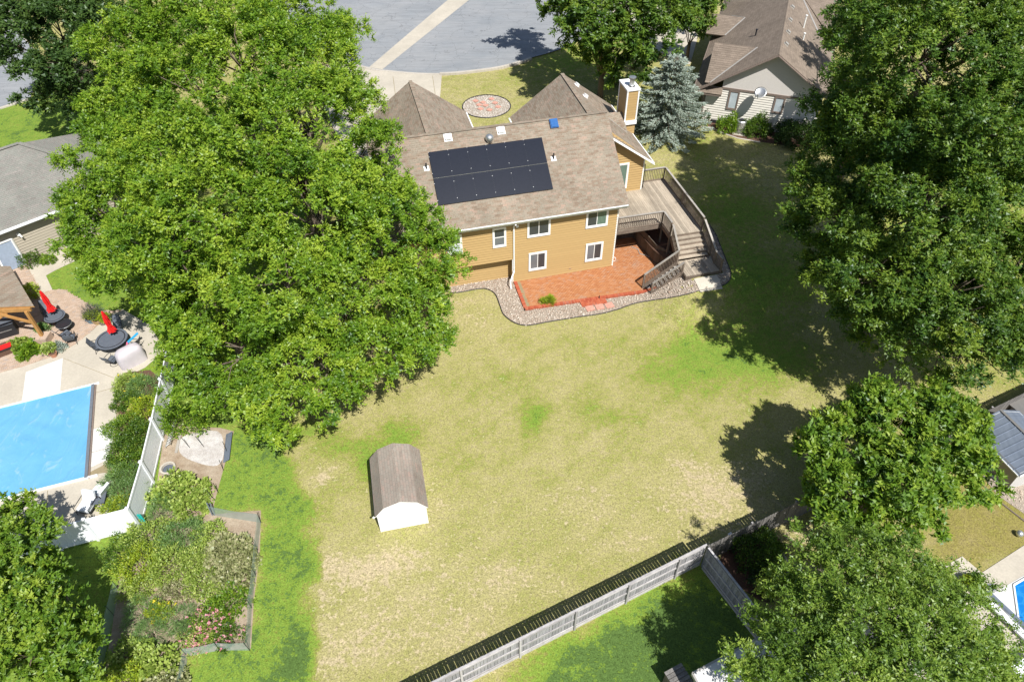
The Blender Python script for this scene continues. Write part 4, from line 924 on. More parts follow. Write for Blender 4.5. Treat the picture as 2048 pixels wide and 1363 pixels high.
# neighbour's paved patio, concrete and pool
bp = spline(PX([(-150, 780), (-40, 755), (60, 728), (130, 700), (180, 665), (215, 632), (245, 620)]), 5) + PX([(200, 622), (160, 598), (130, 580), (105, 579), (84, 586), (45, 515), (20, 500), (-150, 560)])
tag(drape('brick_paved_patio', bp, M['soil'], .012, 4, flat=0), kind='structure')
bm2 = MB(); xs = [p.x for p in bp]; ys = [p.y for p in bp]; ca, sa = math.cos(.6), math.sin(.6); cx, cy = sum(xs)/len(xs), sum(ys)/len(ys); r_ = random.Random(9)
for i in range(-70, 70):
    for j in range(-90, 90):
        lx, ly = i*.21+(.105 if j % 2 else 0), j*.105; x, y = cx+lx*ca-ly*sa, cy+lx*sa+ly*ca
        if x < -36 or not inpoly(x, y, bp): continue
        h = .03+r_.uniform(-.004, .004); e = .1; f_ = .048
        vs_ = [(x+a*ca-b_*sa, y+a*sa+b_*ca, z) for z in (0, h) for a, b_ in ((-e, -f_), (e, -f_), (e, f_), (-e, f_))]
        bm2.add(vs_, [(4,5,6,7),(0,1,5,4),(1,2,6,5),(2,3,7,6),(3,0,4,7)])
tag(bm2.build('patio_pavers', M['paver'], None, uv=False), kind='stuff')
cp = PX([(-250, 860)]) + spline(PX([(-150, 780), (-40, 755), (60, 728), (130, 700), (180, 665), (215, 632), (245, 618)]), 5) + PX([(300, 650), (330, 700), (290, 735), (240, 760), (236, 800), (232, 900), (225, 960), (235, 1000), (200, 1040), (120, 1075), (-250, 1150)])
tag(drape('pool_deck', cp, M['concrete'], .010, 4, flat=0), kind='structure')
tag(drape('walkway', PX([(45, 515), (84, 586), (105, 579), (92, 551), (112, 540), (150, 522), (120, 500), (70, 503)]), M['concrete'], .014, 4, flat=0), kind='structure')
tag(drape('white_slab', PX([(52, 744), (126, 716), (120, 786), (44, 803)]), M['concrete_new'], .016, 9, flat=0), kind='structure')
tag(drape('white_slab', PX([(182, 858), (228, 848), (228, 875), (212, 920), (180, 935)]), M['concrete_new'], .016, 9, flat=0), kind='structure')
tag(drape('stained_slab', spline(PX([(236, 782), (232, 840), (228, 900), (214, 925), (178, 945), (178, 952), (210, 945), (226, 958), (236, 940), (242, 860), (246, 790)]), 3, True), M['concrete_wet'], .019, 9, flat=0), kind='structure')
jn = MB()
for p, q in (((127, 716), (245, 762)), ((186, 857), (240, 842)), ((180, 905), (235, 890)), ((95, 980), (92, 1045)), ((190, 785), (245, 770))): jn.beam(g(*p, dz=.024), g(*q, dz=.024), .02, .006)
tag(jn.build('slab_joint', M['concrete_wet']), kind='structure')
# pool with its vinyl cover
PC = thing('covered_pool', 'rectangular swimming pool under a light blue vinyl cover', 'pool', (0, 0, 0))
A0, A1, A2, A3 = g(-120, 846), g(185, 770), g(171, 957), g(-120, 1030)
nu, nv_ = 70, 50; pv_ = []; wr_ = random.Random(5)
for j in range(nv_+1):
    for i in range(nu+1):
        s_, t_ = i/nu, j/nv_; p = A0.lerp(A1, s_).lerp(A3.lerp(A2, s_), t_)
        ed = min(1, min(s_, 1-s_, t_, 1-t_)*10)
        z = .05 + ed*(-.06+.05*math.sin(s_*9+t_*5)+.025*math.sin(s_*31-t_*17+2*math.sin(t_*9)))*.5; pv_.append((p.x, p.y, max(z, .024)))
b = MB(); b.smooth = True; b.add(pv_, [(j*(nu+1)+i, (j+1)*(nu+1)+i, (j+1)*(nu+1)+i+1, j*(nu+1)+i+1) for j in range(nv_) for i in range(nu)]); b.build('pool_cover', M['pool_cover'], PC)
E3 = A3+(A2-A3)*1.09; E1_ = A0+(A1-A0)*1.05
MB().beam(A0+V(0, 0, .06), E1_+V(0, 0, .06), .09, .07).build('cover_track', M['vinyl'], PC); MB().beam(A3+V(0, 0, .06), E3+V(0, 0, .06), .11, .08).build('cover_track', M['vinyl'], PC)
MB().beam(A1+V(.06, 0, .08), A2+V(.06, 0, .08), .16, .06).build('cover_bar', M['galv'], PC); MB().beam(A1+V(.2, 0, .05), A2+V(.2, 0, .05), .08, .05).build('roller_slot', M['brown_trim'], PC)

# furniture builders
def round_table(name, label, c, r, h=.72):
    T = thing(name, label, 'table', c)
    b = MB(); b.lathe([(r-.02, h-.03), (r, h-.02), (r, h), (r-.03, h+.008), (.06, h+.005)], 36); b.build('tabletop', M['charcoal'], T)
    b = MB(); b.lathe([(r*.86, h+.0081), (r*.86, h+.012), (r*.80, h+.012), (r*.80, h+.0081)], 36, cap=False); b.build('rim_ring', M['black'], T)
    for k in range(4):
        a = k*math.pi/2+.4; b = MB(); b.tube([(.12*math.cos(a), .12*math.sin(a), h-.05), (r*.45*math.cos(a), r*.45*math.sin(a), .4), (r*.75*math.cos(a), r*.75*math.sin(a), .01)], .02, 5); b.build('leg', M['black'], T)
    return T
def umbrella(label, c, lean=0):
    U = thing('patio_umbrella', label, 'umbrella', c, group='closed red umbrellas')
    b = MB(); b.tube([(0, 0, 0), (0, 0, 2.62)], .022, 6); b.build('pole', M['black'], U)
    b = MB(); n = 16; prof = [(.05, 2.66), (.07, 2.55), (.11, 2.2), (.14, 1.9), (.12, 1.6), (.13, 1.45), (.20, 1.22), (.24, 1.08)]
    vs_ = []
    for i, (rr, z) in enumerate(prof):
        for k in range(n): f = 1.25 if k % 2 else .72; f = 1+(f-1)*min(1, i/2); a = 2*math.pi*k/n+.12*i; vs_.append((rr*f*math.cos(a), rr*f*math.sin(a), z+(.04*(k % 3) if i == len(prof)-1 else 0)))
    fs_ = [(i*n+k, i*n+(k+1) % n, (i+1)*n+(k+1) % n, (i+1)*n+k) for i in range(len(prof)-1) for k in range(n)]+[tuple(range(n-1, -1, -1))]
    b.add(vs_, fs_); b.build('canopy', M['red'], U)
    b = MB(); b.lathe([(.135, 1.52), (.135, 1.57)], 10); b.build('strap', M['red'], U)
    b = MB(); b.lathe([(.26, 0), (.24, .06), (.05, .09)], 14); b.build('base', M['black'], U); return U
def sling_chair(name, label, c, rz, mat='charcoal', grp=None, cat='chair', frame='black', swivel=False):
    T = thing(name, label, cat, c, rz, grp)
    b = MB(); b.slab([(-.25, -.25, .42), (.25, -.25, .42), (.25, .24, .38), (-.25, .24, .38)], .02); b.build('seat', M[mat], T)
    b = MB(); b.slab([(-.25, .24, .40), (.25, .24, .40), (.24, .42, .72), (-.24, .42, .72)], .02); b.slab([(-.24, .42, .72), (.24, .42, .72), (.20, .52, 1.02), (-.20, .52, 1.02)], .02); b.build('backrest', M[mat], T)
    for sx in (-1, 1):
        b = MB(); b.tube([(sx*.27, -.26, .42), (sx*.28, -.28, .62), (sx*.29, .05, .66), (sx*.27, .40, .66)], .018, 5); b.build('armrest', M[frame], T)
        b = MB(); b.tube([(sx*.26, -.27, .42), (sx*.26, .24, .39), (sx*.25, .43, .72), (sx*.21, .53, 1.04)], .016, 5); b.build('frame', M[frame], T)
        if not swivel:
            b = MB(); b.tube([(sx*.26, -.26, .42), (sx*.28, -.30, 0)], .016, 5); b.build('leg', M[frame], T)
            b = MB(); b.tube([(sx*.26, .24, .40), (sx*.28, .34, 0)], .016, 5); b.build('leg', M[frame], T)
    if swivel:
        b = MB(); b.tube([(0, 0, .4), (0, 0, .12)], .03, 6)
        b.tube([(.26*math.cos(t), .26*math.sin(t), .03) for t in np.linspace(0, 6.28, 17)], .016, 5); b.tube([(-.26, 0, .04), (0, 0, .12), (.26, 0, .04)], .014, 5); b.build('swivel_base', M[frame], T)
    return T
t1 = g(119, 648); t2 = g(232, 694)
round_table('patio_table', 'smaller dark round table under the left red umbrella by the pergola', t1+V(0, 0, 0), .62)
round_table('patio_table', 'large dark round table under the right red umbrella by the pool deck', t2, .92)
umbrella('closed red umbrella standing in the smaller table by the pergola', t1+V(-.02, .1, 0)); umbrella('closed red umbrella standing in the large table by the pool deck', t2+V(.1, .3, 0))
gp = 'dark sling chairs round the patio tables'
for (px, py, rz, sw, lb) in ((205, 700, 1.9, False, 'dark sling chair to the left of the large round table'), (230, 727, 2.9, True, 'dark swivel chair on the near side of the large round table'), (238, 665, 0.1, False, 'dark sling chair on the far side of the large round table'),
                             (272, 700, -1.6, False, 'dark sling chair with a blue towel, right of the large table'), (146, 684, 3.5, False, 'dark sling chair nearest the pool, by the smaller table'), (137, 676, 2.6, True, 'dark swivel chair beside the wire chair near the smaller table'), (100, 632, .6, False, 'dark sling chair in the pergola shade behind the smaller table')):
    sling_chair('patio_chair', lb, g(px, py), rz, 'charcoal', gp, swivel=sw)
TW = MB(); tw0 = g(270, 700)+V(-.2, 0, .75); TW.slab([tw0, tw0+V(.5, .55, .25), tw0+V(.62, .42, .25), tw0+V(.12, -.12, 0)], .03, 0); TW.slab([tw0+V(-.02, -.03, .0), tw0+V(.1, -.15, .0), tw0+V(0, -.25, -.25), tw0+V(-.12, -.13, -.25)], .03, 1)
tag(TW.build('towel', [M['cyan'], M['pinkcloth']]), 'bright blue and pink towel hanging over a chair at the large table', 'towel')
FT = thing('fire_table', 'round black glass side table beside the smaller patio table', 'table', g(135, 660))
b = MB(); b.lathe([(.40, .5), (.46, .52), (.46, .56), (.40, .57), (.05, .56)], 28); b.build('tabletop', M['black'], FT); b = MB(); b.lathe([(.46, .53), (.475, .55), (.46, .575)], 28, cap=False); b.build('rim', M['galv'], FT); b = MB(); b.lathe([(.25, 0), (.1, .1), (.1, .5)], 12); b.build('pedestal', M['black'], FT)
# covered grill
gc = g(268, 724); GC = MB(); GC.smooth = True
vs_ = []; prof = [(1.0, 0), (1.0, .35), (.97, .75), (.93, .98), (.78, 1.14), (.45, 1.22), (.05, 1.23)]; n = 24
for i, (f, z) in enumerate(prof):
    for k in range(n):
        a = 2*math.pi*k/n; cx_ = abs(math.cos(a))**.55*math.copysign(1, math.cos(a)); sy_ = abs(math.sin(a))**.55*math.copysign(1, math.sin(a)); wv = 1+.03*math.sin(k*2.1+i)
        vs_.append((.78*f*cx_*wv, .42*f*sy_*wv, z))
GC.add(vs_, [(i*n+k, i*n+(k+1) % n, (i+1)*n+(k+1) % n, (i+1)*n+k) for i in range(len(prof)-1) for k in range(n)]+[tuple((len(prof)-1)*n+k for k in range(n))])
o = GC.build('covered_grill', M['cover']); o.location = gc; o.rotation_euler = (0, 0, .75); tag(o, 'barbecue grill under a pale fabric cover next to the large round table', 'grill cover')
# pots and small things of the neighbour patio
def pot(label, c, r=.25, h=.35, mat='terracotta', name='plant_pot'):
    T = thing(name, label, 'plant pot', c); b = MB(); b.lathe([(r*.72, 0), (r, h*.9), (r*1.08, h*.92), (r*1.08, h), (r*.95, h)], 16, cap=False); b.build('pot', M[mat], T); b = MB(); b.lathe([(r*.95, h*.9), (.02, h*.92)], 16); b.build('soil', M['mulch'], T); return T
pot('blue glazed pot left in the row of pots behind the large table', g(184, 644), .26, .34, 'bluepot'); pot('tan woven basket pot in the middle of the row behind the large table', g(198, 645), .32, .32, 'basket')
pot('dark brown pot next to the woven basket pot', g(207, 648), .22, .3, 'brown_trim'); pot('blue glazed pot behind the far sling chair', g(232, 640), .2, .3, 'bluepot')
pot('terracotta pot standing in front of the pergola pier', g(109, 712), .22, .28, 'terracotta'); pot('grey pot among the squash leaves by the pergola', g(45, 688), .25, .3, 'galv'); pot('small white pot between squash plants at the pergola', g(57, 712), .16, .15, 'trim')
RB = thing('red_ottoman', 'red topped dark planter bench under the pergola edge', 'bench', g(12, 704), .6)
b = MB(); b.box((-.5, -.35, 0), (.5, .35, .5)); b.build('base', M['mulch'], RB); b = MB(); b.box((-.5, -.35, .501), (.5, .0, .6)); b.build('cushion', M['red'], RB); b = MB(); b.box((-.55, -.42, .45), (.55, -.36, .52)); b.build('rim', M['black'], RB)
GB = thing('grill_cabinet', 'black cabinet standing in the shade under the pergola', 'cabinet', g(10, 670), .5)
b = MB(); b.box((-.8, -.35, 0), (.8, .35, .95)); b.build('body', M['black'], GB); b = MB(); b.box((-.85, -.4, .951), (.85, .4, 1.0)); b.build('counter', M['charcoal'], GB); b = MB(); b.box((-.6, -.37, .5), (.6, -.351, .55)); b.build('handle', M['galv'], GB)
# white lounge chairs by the pool
gp = 'white cushioned chairs at the pool corner'
def lounge(label, c, rz):
    T = thing('lounge_chair', label, 'chair', c, rz, gp)
    b = MB(); b.box((-.32, -.3, .30), (.32, .34, .44)); b.build('seat_cushion', M['cushion'], T)
    b = MB(); b.slab([(-.32, .30, .42), (.32, .30, .42), (.32, .52, .95), (-.32, .52, .95)], .12); b.build('back_cushion', M['cushion'], T)
    for sx in (-1, 1):
        b = MB(); b.tube([(sx*.38, -.32, 0), (sx*.38, -.32, .58), (sx*.38, .45, .6), (sx*.38, .5, 0)], .022, 5); b.build('armrest', M['black'], T)
    b = MB(); b.box((-.38, -.33, .26), (.38, .4, .30)); b.build('frame', M['black'], T)
lounge('white cushioned chair nearest the pool corner, above the little table', g(203, 990), -1.85); lounge('white cushioned chair left of the little dark table by the vinyl fence', g(178, 1020), -.15)
ST = thing('side_table', 'small square dark table with bottles between two white chairs', 'table', g(204, 1006), .2)
b = MB(); b.box((-.33, -.33, .42), (.33, .33, .46)); b.build('tabletop', M['charcoal'], ST)
for sx in (-1, 1):
    for sy in (-1, 1): b = MB(); b.box((sx*.3-.02, sy*.3-.02, 0), (sx*.3+.02, sy*.3+.02, .42)); b.build('leg', M['black'], ST)
for (dx, dy, mt, lb) in ((-.12, -.05, 'vinyl', 'small white cup on the square dark side table'), (.1, .12, 'terracotta', 'small reddish candle pot on the square dark side table')):
    b = MB(); b.lathe([(.04, 0), (.06, .1), (.05, .13)], 10); o = b.build('table_cup', M[mt]); o.location = g(204, 1006)+V(dx, dy, .46); tag(o, lb, 'cup')

# ------------------------------------------------------------------ white vinyl fence
WF = thing('vinyl_fence', 'white vinyl privacy fence between the pool and the vegetable garden', 'fence', (0, 0, 0))
wp = [g(352, 765), g(342, 800), g(326, 880), g(307, 965), g(282, 1057)]
d0 = (wp[1]-wp[2]).normalized(); wp[0] = wp[1]+d0*2.6
wq = [g(282, 1057), g(198, 1079), g(125, 1098), g(45, 1122), g(-30, 1145)]
def vfence(pts, hh=1.76, skip=False):
    for i, p in enumerate(pts):
        if i == 0 and skip: continue
        MB().box((p.x-.065, p.y-.065, 0), (p.x+.065, p.y+.065, hh+.1)).build('post', M['vinyl'], WF)
        b = MB(); b.add([(p.x-.09, p.y-.09, hh+.1), (p.x+.09, p.y-.09, hh+.1), (p.x+.09, p.y+.09, hh+.1), (p.x-.09, p.y+.09, hh+.1), (p.x, p.y, hh+.18)], [(0,1,4),(1,2,4),(2,3,4),(3,0,4),(3,2,1,0)]); b.build('post_cap', M['vinyl'], WF)
    for a, b_ in zip(pts[:-1], pts[1:]):
        d = (b_-a).normalized(); a2, b2 = a+d*.07, b_-d*.07
        for z in (.16, hh-.04): MB().beam(a2+V(0, 0, z), b2+V(0, 0, z), .06, .14).build('rail', M['vinyl'], WF)
        L = (b2-a2).length; n = max(2, int(L/.16))
        for k in range(n):
            p, q = a2.lerp(b2, (k+.02)/n), a2.lerp(b2, (k+.98)/n); MB().beam(p+V(0, 0, .93), q+V(0, 0, .93), .022, 1.4).build('panel_board', M['vinyl'], WF)
vfence(wp); vfence(wq, skip=True)
LA = thing('ladder', 'white ladder lying on its side along the garden side of the vinyl fence', 'ladder', (0, 0, 0))
l0 = g(349, 835); l1 = g(331, 897); up_ = V(.12, 0, .5)
for e in (V(.05, 0, .12), V(.35, .02, .40)): MB().beam(l0+e, l1+e, .035, .09).build('side_rail', M['galv'], LA)
for k in range(11): p = l0.lerp(l1, (k+.5)/11); MB().beam(p+V(.05, 0, .12), p+V(.35, .02, .40), .03, .03).build('rung', M['vinyl'], LA)

# ------------------------------------------------------------------ vegetable garden
gsoil = PX([(330, 850), (440, 855), (468, 862), (452, 920), (430, 1000), (425, 1028), (522, 1020), (520, 1100), (508, 1200), (502, 1296), (376, 1305), (362, 1400), (200, 1400), (225, 1250), (240, 1130), (290, 1050), (315, 960)])
tag(drape('garden_soil', gsoil, M['soil'], .012, 3, flat=0), kind='structure')
tag(drape('ash_patch', spline(PX([(368, 872), (435, 862), (448, 900), (436, 930), (395, 925), (360, 905)]), 4, True), M['ash'], .018, 3, flat=0), kind='structure')
tag(drape('planting_strip', PX([(250, 745), (300, 740), (340, 770), (325, 850), (300, 950), (268, 1045), (215, 1030), (228, 960), (236, 850), (242, 780)]), M['mulch'], .022, 3, flat=0), kind='structure')
NE = thing('garden_netting', 'low greenish net fence on thin stakes round the vegetable garden', 'fence', (0, 0, 0))
npx = [(455, 905), (447, 940), (437, 985), (428, 1030), (522, 1045), (516, 1100), (512, 1150), (504, 1215), (500, 1300), (440, 1300), (376, 1312), (366, 1375), (362, 1420)]
NP = [g(*p) for p in npx]
for i, p in enumerate(NP): b = MB(); b.tube([p, p+V(random.uniform(-.04, .04), random.uniform(-.04, .04), .95)], .015, 5); b.build('stake', M['black'], NE)
for a, b_ in list(zip(NP[:-1], NP[1:]))[3:]:
    m_ = MB(); m_.add([a+V(0, 0, .02), b_+V(0, 0, .02), b_+V(0, 0, .8), a.lerp(b_, .5)+V(0, 0, .72), a+V(0, 0, .8)], [(0,1,2,3,4)]); m_.build('net_panel', M['net'], NE)
NL = [g(*p) for p in ((240, 1180), (228, 1230), (215, 1290), (200, 1363), (190, 1420))]
for p in NL: b = MB(); b.tube([p, p+V(0, 0, .95)], .015, 5); b.build('stake', M['black'], NE)
for a, b_ in zip(NL[:-1], NL[1:]): m_ = MB(); m_.add([a, b_, b_+V(0, 0, .85), a+V(0, 0, .85)], [(0,1,2,3)]); m_.build('net_panel', M['net'], NE)
MS = thing('plastic_sheet', 'shiny grey blue plastic sheet edging at the right of the ash patch', 'sheet', (0, 0, 0))
b = MB(); b.slab([g(452, 868, .05), g(464, 862, .35), g(458, 918, .25), g(446, 925, .03)], .02); b.build('sheet', M['metal_blue'], MS)
tp = g(337, 938); b = MB(); b.lathe([(.36, 0), (.40, .0), (.40, .16), (.30, .16), (.30, .02)], 24, cap=False); b.lathe([(.30, .03), (.02, .05)], 20)
o = b.build('planter_ring', [M['kerb']]); o.location = tp; tag(o, 'round concrete ring planter filled with dark ash near the ladder', 'planter')
b = MB(); b.lathe([(.29, .04), (.2, .07), (.02, .09)], 12); o = b.build('ash_fill', M['charcoal'], bpy.data.objects['planter_ring'])
for (p0, p1, lb) in (((352, 905), (362, 860), 'grey plank lying beside the ladder in the garden'), ((345, 1015), (352, 950), 'thin wooden board on the soil next to the ring planter')):
    b = MB(); b.beam(g(*p0, .04), g(*p1, .04), .14, .05); tag(b.build('loose_plank', M['rail_cap']), lb, 'plank')
for (p, lb) in (((380, 895), 'thin dark stake leaning in the ash patch, left one'), ((408, 893), 'thin dark stake leaning in the ash patch, right one'), ((430, 1000), 'dark stake leaning near the soil edge above the net fence')):
    b = MB(); q = g(*p); b.tube([q, q+V(-.25, .1, .8)], .015, 5); tag(b.build('leaning_stake', M['black']), lb, 'stake')
b = MB(); q = g(287, 1052)
b.tube([q+V(.1, 0, 0), q+V(.0, .1, .9)], .05, 6); b.tube([q+V(.25, 0, 0), q+V(.1, .1, .9)], .05, 6); tag(b.build('folded_umbrella', M['teal']), 'teal folded beach umbrella leaning on the vinyl fence corner', 'umbrella')
b = MB(); b.slab([g(252, 822, .35), g(262, 806, .5), g(266, 810, .5), g(257, 826, .35)], .05); tag(b.build('wooden_tray', M['sun_yellow']), 'pale yellow wooden tray among the plants by the pool deck', 'tray')
b = MB(); b.lathe([(.12, 0), (.16, .22)], 10); o = b.build('white_bucket', M['trim']); o.location = g(281, 848); tag(o, 'white bucket between shrubs on the pool side of the fence', 'bucket')
b = MB(); q = g(425, 1030); b.tube([q, q+V(-.1, .2, .8)], .03, 5); b.tube([q+V(.12, 0, 0), q+V(.05, .2, .8)], .03, 5); tag(b.build('garden_gate_poles', M['metal_blue']), 'pale blue poles at the opening of the garden net', 'poles')

# ------------------------------------------------------------------ barn-roofed shed
sA, sB_ = g(762, 1062), g(857, 1044); ssx = (sB_-sA); SW = ssx.length; syaw = math.atan2(ssx.y, ssx.x)
SHD = thing('garden_shed', 'small white shed with a curved brown barn roof alone on the lawn', 'shed', (sA.x, sA.y, 0), syaw)
SD = 3.35
prof = [(-.10, 1.38), (.36, 1.98), (SW*.5, 2.28), (SW-.36, 1.98), (SW+.10, 1.38)]
gp_ = [(0, 0), (SW, 0), (SW, 1.40), (SW-.38, 1.93), (SW*.5, 2.22), (.38, 1.93), (0, 1.40)]
bb = MB(); bb.add([(x, .0, z) for x, z in gp_]+[(x, SD, z) for x, z in gp_], [tuple(range(7)), tuple(range(13, 6, -1))]+[(i, i+7, (i+1) % 7+7, (i+1) % 7) for i in range(7)]); body = bb.build('wall', M['vinyl'], SHD)
for vs_, fs_ in lap_rows([(x, 0, z) for x, z in gp_], (0, -1, 0), .125, .016, .004): MB().add(vs_, fs_).build('siding_board', M['vinyl'], body)
for i in range(4):
    a, b_ = prof[i], prof[i+1]
    roof_slope(SHD, [(a[0], -.06, a[1]), (b_[0], -.06, b_[1]), (b_[0], SD+.06, b_[1]), (a[0], SD+.06, a[1])], M['roof_shed'], th=.04, expo=.14, under='trim', course=.01)
for x in (0, SW-.06): MB().box((x-.01, -.035, 0), (x+.07, -.017, 1.36)).build('corner_board', M['trim'], SHD)
for (z, u0, u1) in ((.28, .22, .62), (.5, .27, .72)): MB().box((u0, -.025, z), (u1, -.017, z+.02)).build('vent_slot', M['flash'], SHD)
b = MB(); b.lathe([(.05, 0), (.05, .05)], 8); o = b.build('roof_end_cap', M['trim'], SHD); o.location = (-.17, -.02, 1.3)
MB().box((-.13, .0, 1.28), (-.09, SD, 1.36)).build('gutter', M['black'], SHD)

# ------------------------------------------------------------------ picket fence
f0, f1 = g(1039.8, 1312.9), g(1251, 1205); fd_ = (f1-f0).normalized(); fn = V(-fd_.y, fd_.x, 0)      # fn points to the big lawn
corner = g(1401, 1130); sc_ = (corner-f0).dot(fd_)
FA = thing('picket_fence', 'grey weathered board fence with rails showing, from the bottom edge to the gate corner', 'fence', (0, 0, 0))
FB = thing('picket_fence', 'dark grey board fence running from the corner behind the right hand trees', 'fence', (0, 0, 0))
FC = thing('picket_fence', 'short grey board fence going down from the corner beside the green lawn', 'fence', (0, 0, 0))
pk = MB(); pk.add([(-.07, -.009, 0), (.07, -.009, 0), (.07, -.009, 1.78), (.045, -.009, 1.83), (-.045, -.009, 1.83), (-.07, -.009, 1.78)]+[(-.07, .009, 0), (.07, .009, 0), (.07, .009, 1.78), (.045, .009, 1.83), (-.045, .009, 1.83), (-.07, .009, 1.78)],
   [tuple(range(6)), tuple(range(11, 5, -1))]+[(i, i+6, (i+1) % 6+6, (i+1) % 6) for i in range(6)])
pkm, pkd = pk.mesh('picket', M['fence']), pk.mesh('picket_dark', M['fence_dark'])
fp = MB(); fp.box((-.045, -.045, 0), (.045, .045, 1.80)); fpm = fp.mesh('fence_post', M['fence_rail'])
def board_fence(T, o, d, n, s0, s1, pm_, side, ps=2.44*1.085, kick=True, posts0=0.0, h=1.0):
    ang_ = math.atan2(d.y, d.x); s = s0; k = 0; stp_ = .152
    while s < s1:
        p = o+d*s; inst('picket', pm_, T, (p.x, p.y, random.uniform(-.015, .01)), (random.uniform(-.006, .006), random.uniform(-.006, .006), ang_+random.uniform(-.02, .02)), (random.choice((.97, 1, 1, .985)), 1, h)); s += stp_
    s = s0 + ((posts0-s0) % ps); ss = [s0]
    while s < s1: 
        p = o+d*s-n*side*.075; inst('post', fpm, T, (p.x, p.y, 0), (0, 0, ang_), (1, 1, h)); ss.append(s); s += ps
    ss.append(s1)
    for a, b_ in zip(ss[:-1], ss[1:]):
        if b_-a < .3: continue
        for z in (.30, .95, 1.62):
            p, q = o+d*(a+.05)-n*side*.04, o+d*(b_-.05)-n*side*.04
            MB().beam(p+V(0, 0, z*h), q+V(0, 0, z*h), .042, .09 if z > .5 else .09).build('rail', M['fence_rail'], T)
    if kick:
        for a, b_ in zip(ss[:-1], ss[1:]):
            if b_-a > .3:
                p, q = o+d*(a+.05)-n*side*.045, o+d*(b_-.05)-n*side*.045; MB().beam(p+V(0, 0, .07), q+V(0, 0, .07), .03, .18).build('kick_board', M['fence_rail'], T)
        p, q = o+d*s0-n*side*.03, o+d*s1-n*side*.03; MB().beam(p+V(0, 0, 1.80*h), q+V(0, 0, 1.80*h), .09, .03).build('top_cap', M['fence_rail'], T)
board_fence(FA, f0+fn*.06, fd_, fn, -9, sc_, pkm, 1)
fo = corner+fn*.05
f2 = g(1541, 1060); fd2 = (f2-corner).normalized(); fn2 = V(-fd2.y, fd2.x, 0); f3 = g(2010, 832); 
fd3 = (f3-corner).normalized(); fn3 = V(-fd3.y, fd3.x, 0)
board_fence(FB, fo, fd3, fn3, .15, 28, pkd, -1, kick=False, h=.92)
g2 = g(1476, 1228); gd = (g2-corner).normalized(); gn = V(-gd.y, gd.x, 0)
board_fence(FC, corner, gd, gn, .1, 4.6, pkm, 1 if gn.x > 0 else -1, posts0=2.7)
b = MB(); b.box((-.1, -.05, -.0), (.1, .05, .25)); o = b.build('utility_box', M['galv']); o.location = g(1449, 1105)+V(.0, .3, 1.1); o.rotation_euler = (.3, 0, .5); tag(o, 'small pale metal box hooked over the fence right of the corner', 'box')

# ------------------------------------------------------------------ metal shed on gravel (right edge)
gb = PX([(1905, 905), (1930, 905), (1995, 990), (2060, 1035), (2200, 960), (2200, 820), (2048, 800), (1975, 850)])
tag(drape('gravel_pad', gb, M['soilbed'], .012, 3, flat=0), kind='structure'); stones('gravel_stones', gb, M['rock_buff'], 70, .06, seed=8)
b = MB(); b.tube([g(*p, .03) for p in ((1900, 900), (1945, 948), (2000, 1003), (2060, 1050))], .035, 5); tag(b.build('gravel_edging', M['brown_trim']), 'thin edging between the gravel by the metal shed and the lawn', 'edging')
m0, m1 = g(2012, 980), g(1922, 885); md = (m1-m0).normalized(); mn = V(md.y, -md.x, 0)      # along the eave, outward to the right
if mn.x < 0: mn = -mn
myaw = math.atan2(md.y, md.x); ML = (m1-m0).length
MSH = thing('metal_shed', 'blue grey ribbed metal shed with white walls on the gravel at the right edge', 'shed', (0, 0, 0))
def mp(s, o, z): return m0+md*s+mn*o+V(0, 0, z)
MW = 3.0; ez, rz_ = 1.45, 2.05
for (o_, nn) in ((0, -mn), (MW, mn)):
    MB().slab([mp(0, o_, .0), mp(ML, o_, .0), mp(ML, o_, ez), mp(0, o_, ez)], .03).build('wall', M['metal_grey' if o_ == 0 else 'metal_white'], MSH)
for s in (0, ML): MB().slab([mp(s, 0, 0), mp(s, MW, 0), mp(s, MW, ez), mp(s, MW/2, rz_), mp(s, 0, ez)], .03).build('gable_wall', M['metal_white'], MSH)
for (oa, ob, mt) in ((-.12, MW/2, 'metal_blue'), (MW+.12, MW/2, 'metal_blue')):
    za = ez-.06; MB().slab([mp(-.1, oa, za), mp(ML+.1, oa, za), mp(ML+.1, ob, rz_), mp(-.1, ob, rz_)], .03).build('roof', M[mt], MSH)
    n = int(ML/.32)
    for k in range(n+1): s = -.08+k*(ML+.16)/n; MB().beam(mp(s, oa, za+.02), mp(s, ob, rz_+.02), .035, .03).build('roof_rib', M[mt], MSH)
MB().beam(mp(-.1, MW/2, rz_+.03), mp(ML+.1, MW/2, rz_+.03), .14, .02).build('ridge_cap', M['metal_grey'], MSH)
for (a, b_) in ((mp(-.11, -.1, ez-.05), mp(-.11, MW/2, rz_)), (mp(-.11, MW/2, rz_), mp(-.11, MW+.1, ez-.05))): MB().beam(a, b_, .03, .14).build('trim', M['trim'], MSH)
MB().beam(mp(-.1, -.13, ez-.08), mp(ML+.1, -.13, ez-.08), .04, .06).build('trim', M['trim'], MSH)
MB().beam(mp(-.05, -.05, .05), mp(ML, -.05, .05), .06, .08).build('base_rail', M['trim'], MSH)
SH2 = thing('low_roof', 'flat taupe panel roof beside the fence behind the metal shed', 'lean-to', (0, 0, 0))
MB().slab([at(2016, 806, 1.2), at(2120, 750, 1.2), at(2160, 800, 1.2), at(2048, 832, 1.2)], .06).build('roof', M['metal_grey'], SH2)
for p in ((2025, 810), (2050, 828), (2110, 760)): q = at(*p, 1.1); MB().box((q.x-.04, q.y-.04, 0), (q.x+.04, q.y+.04, 1.1)).build('post', M['fence_dark'], SH2)

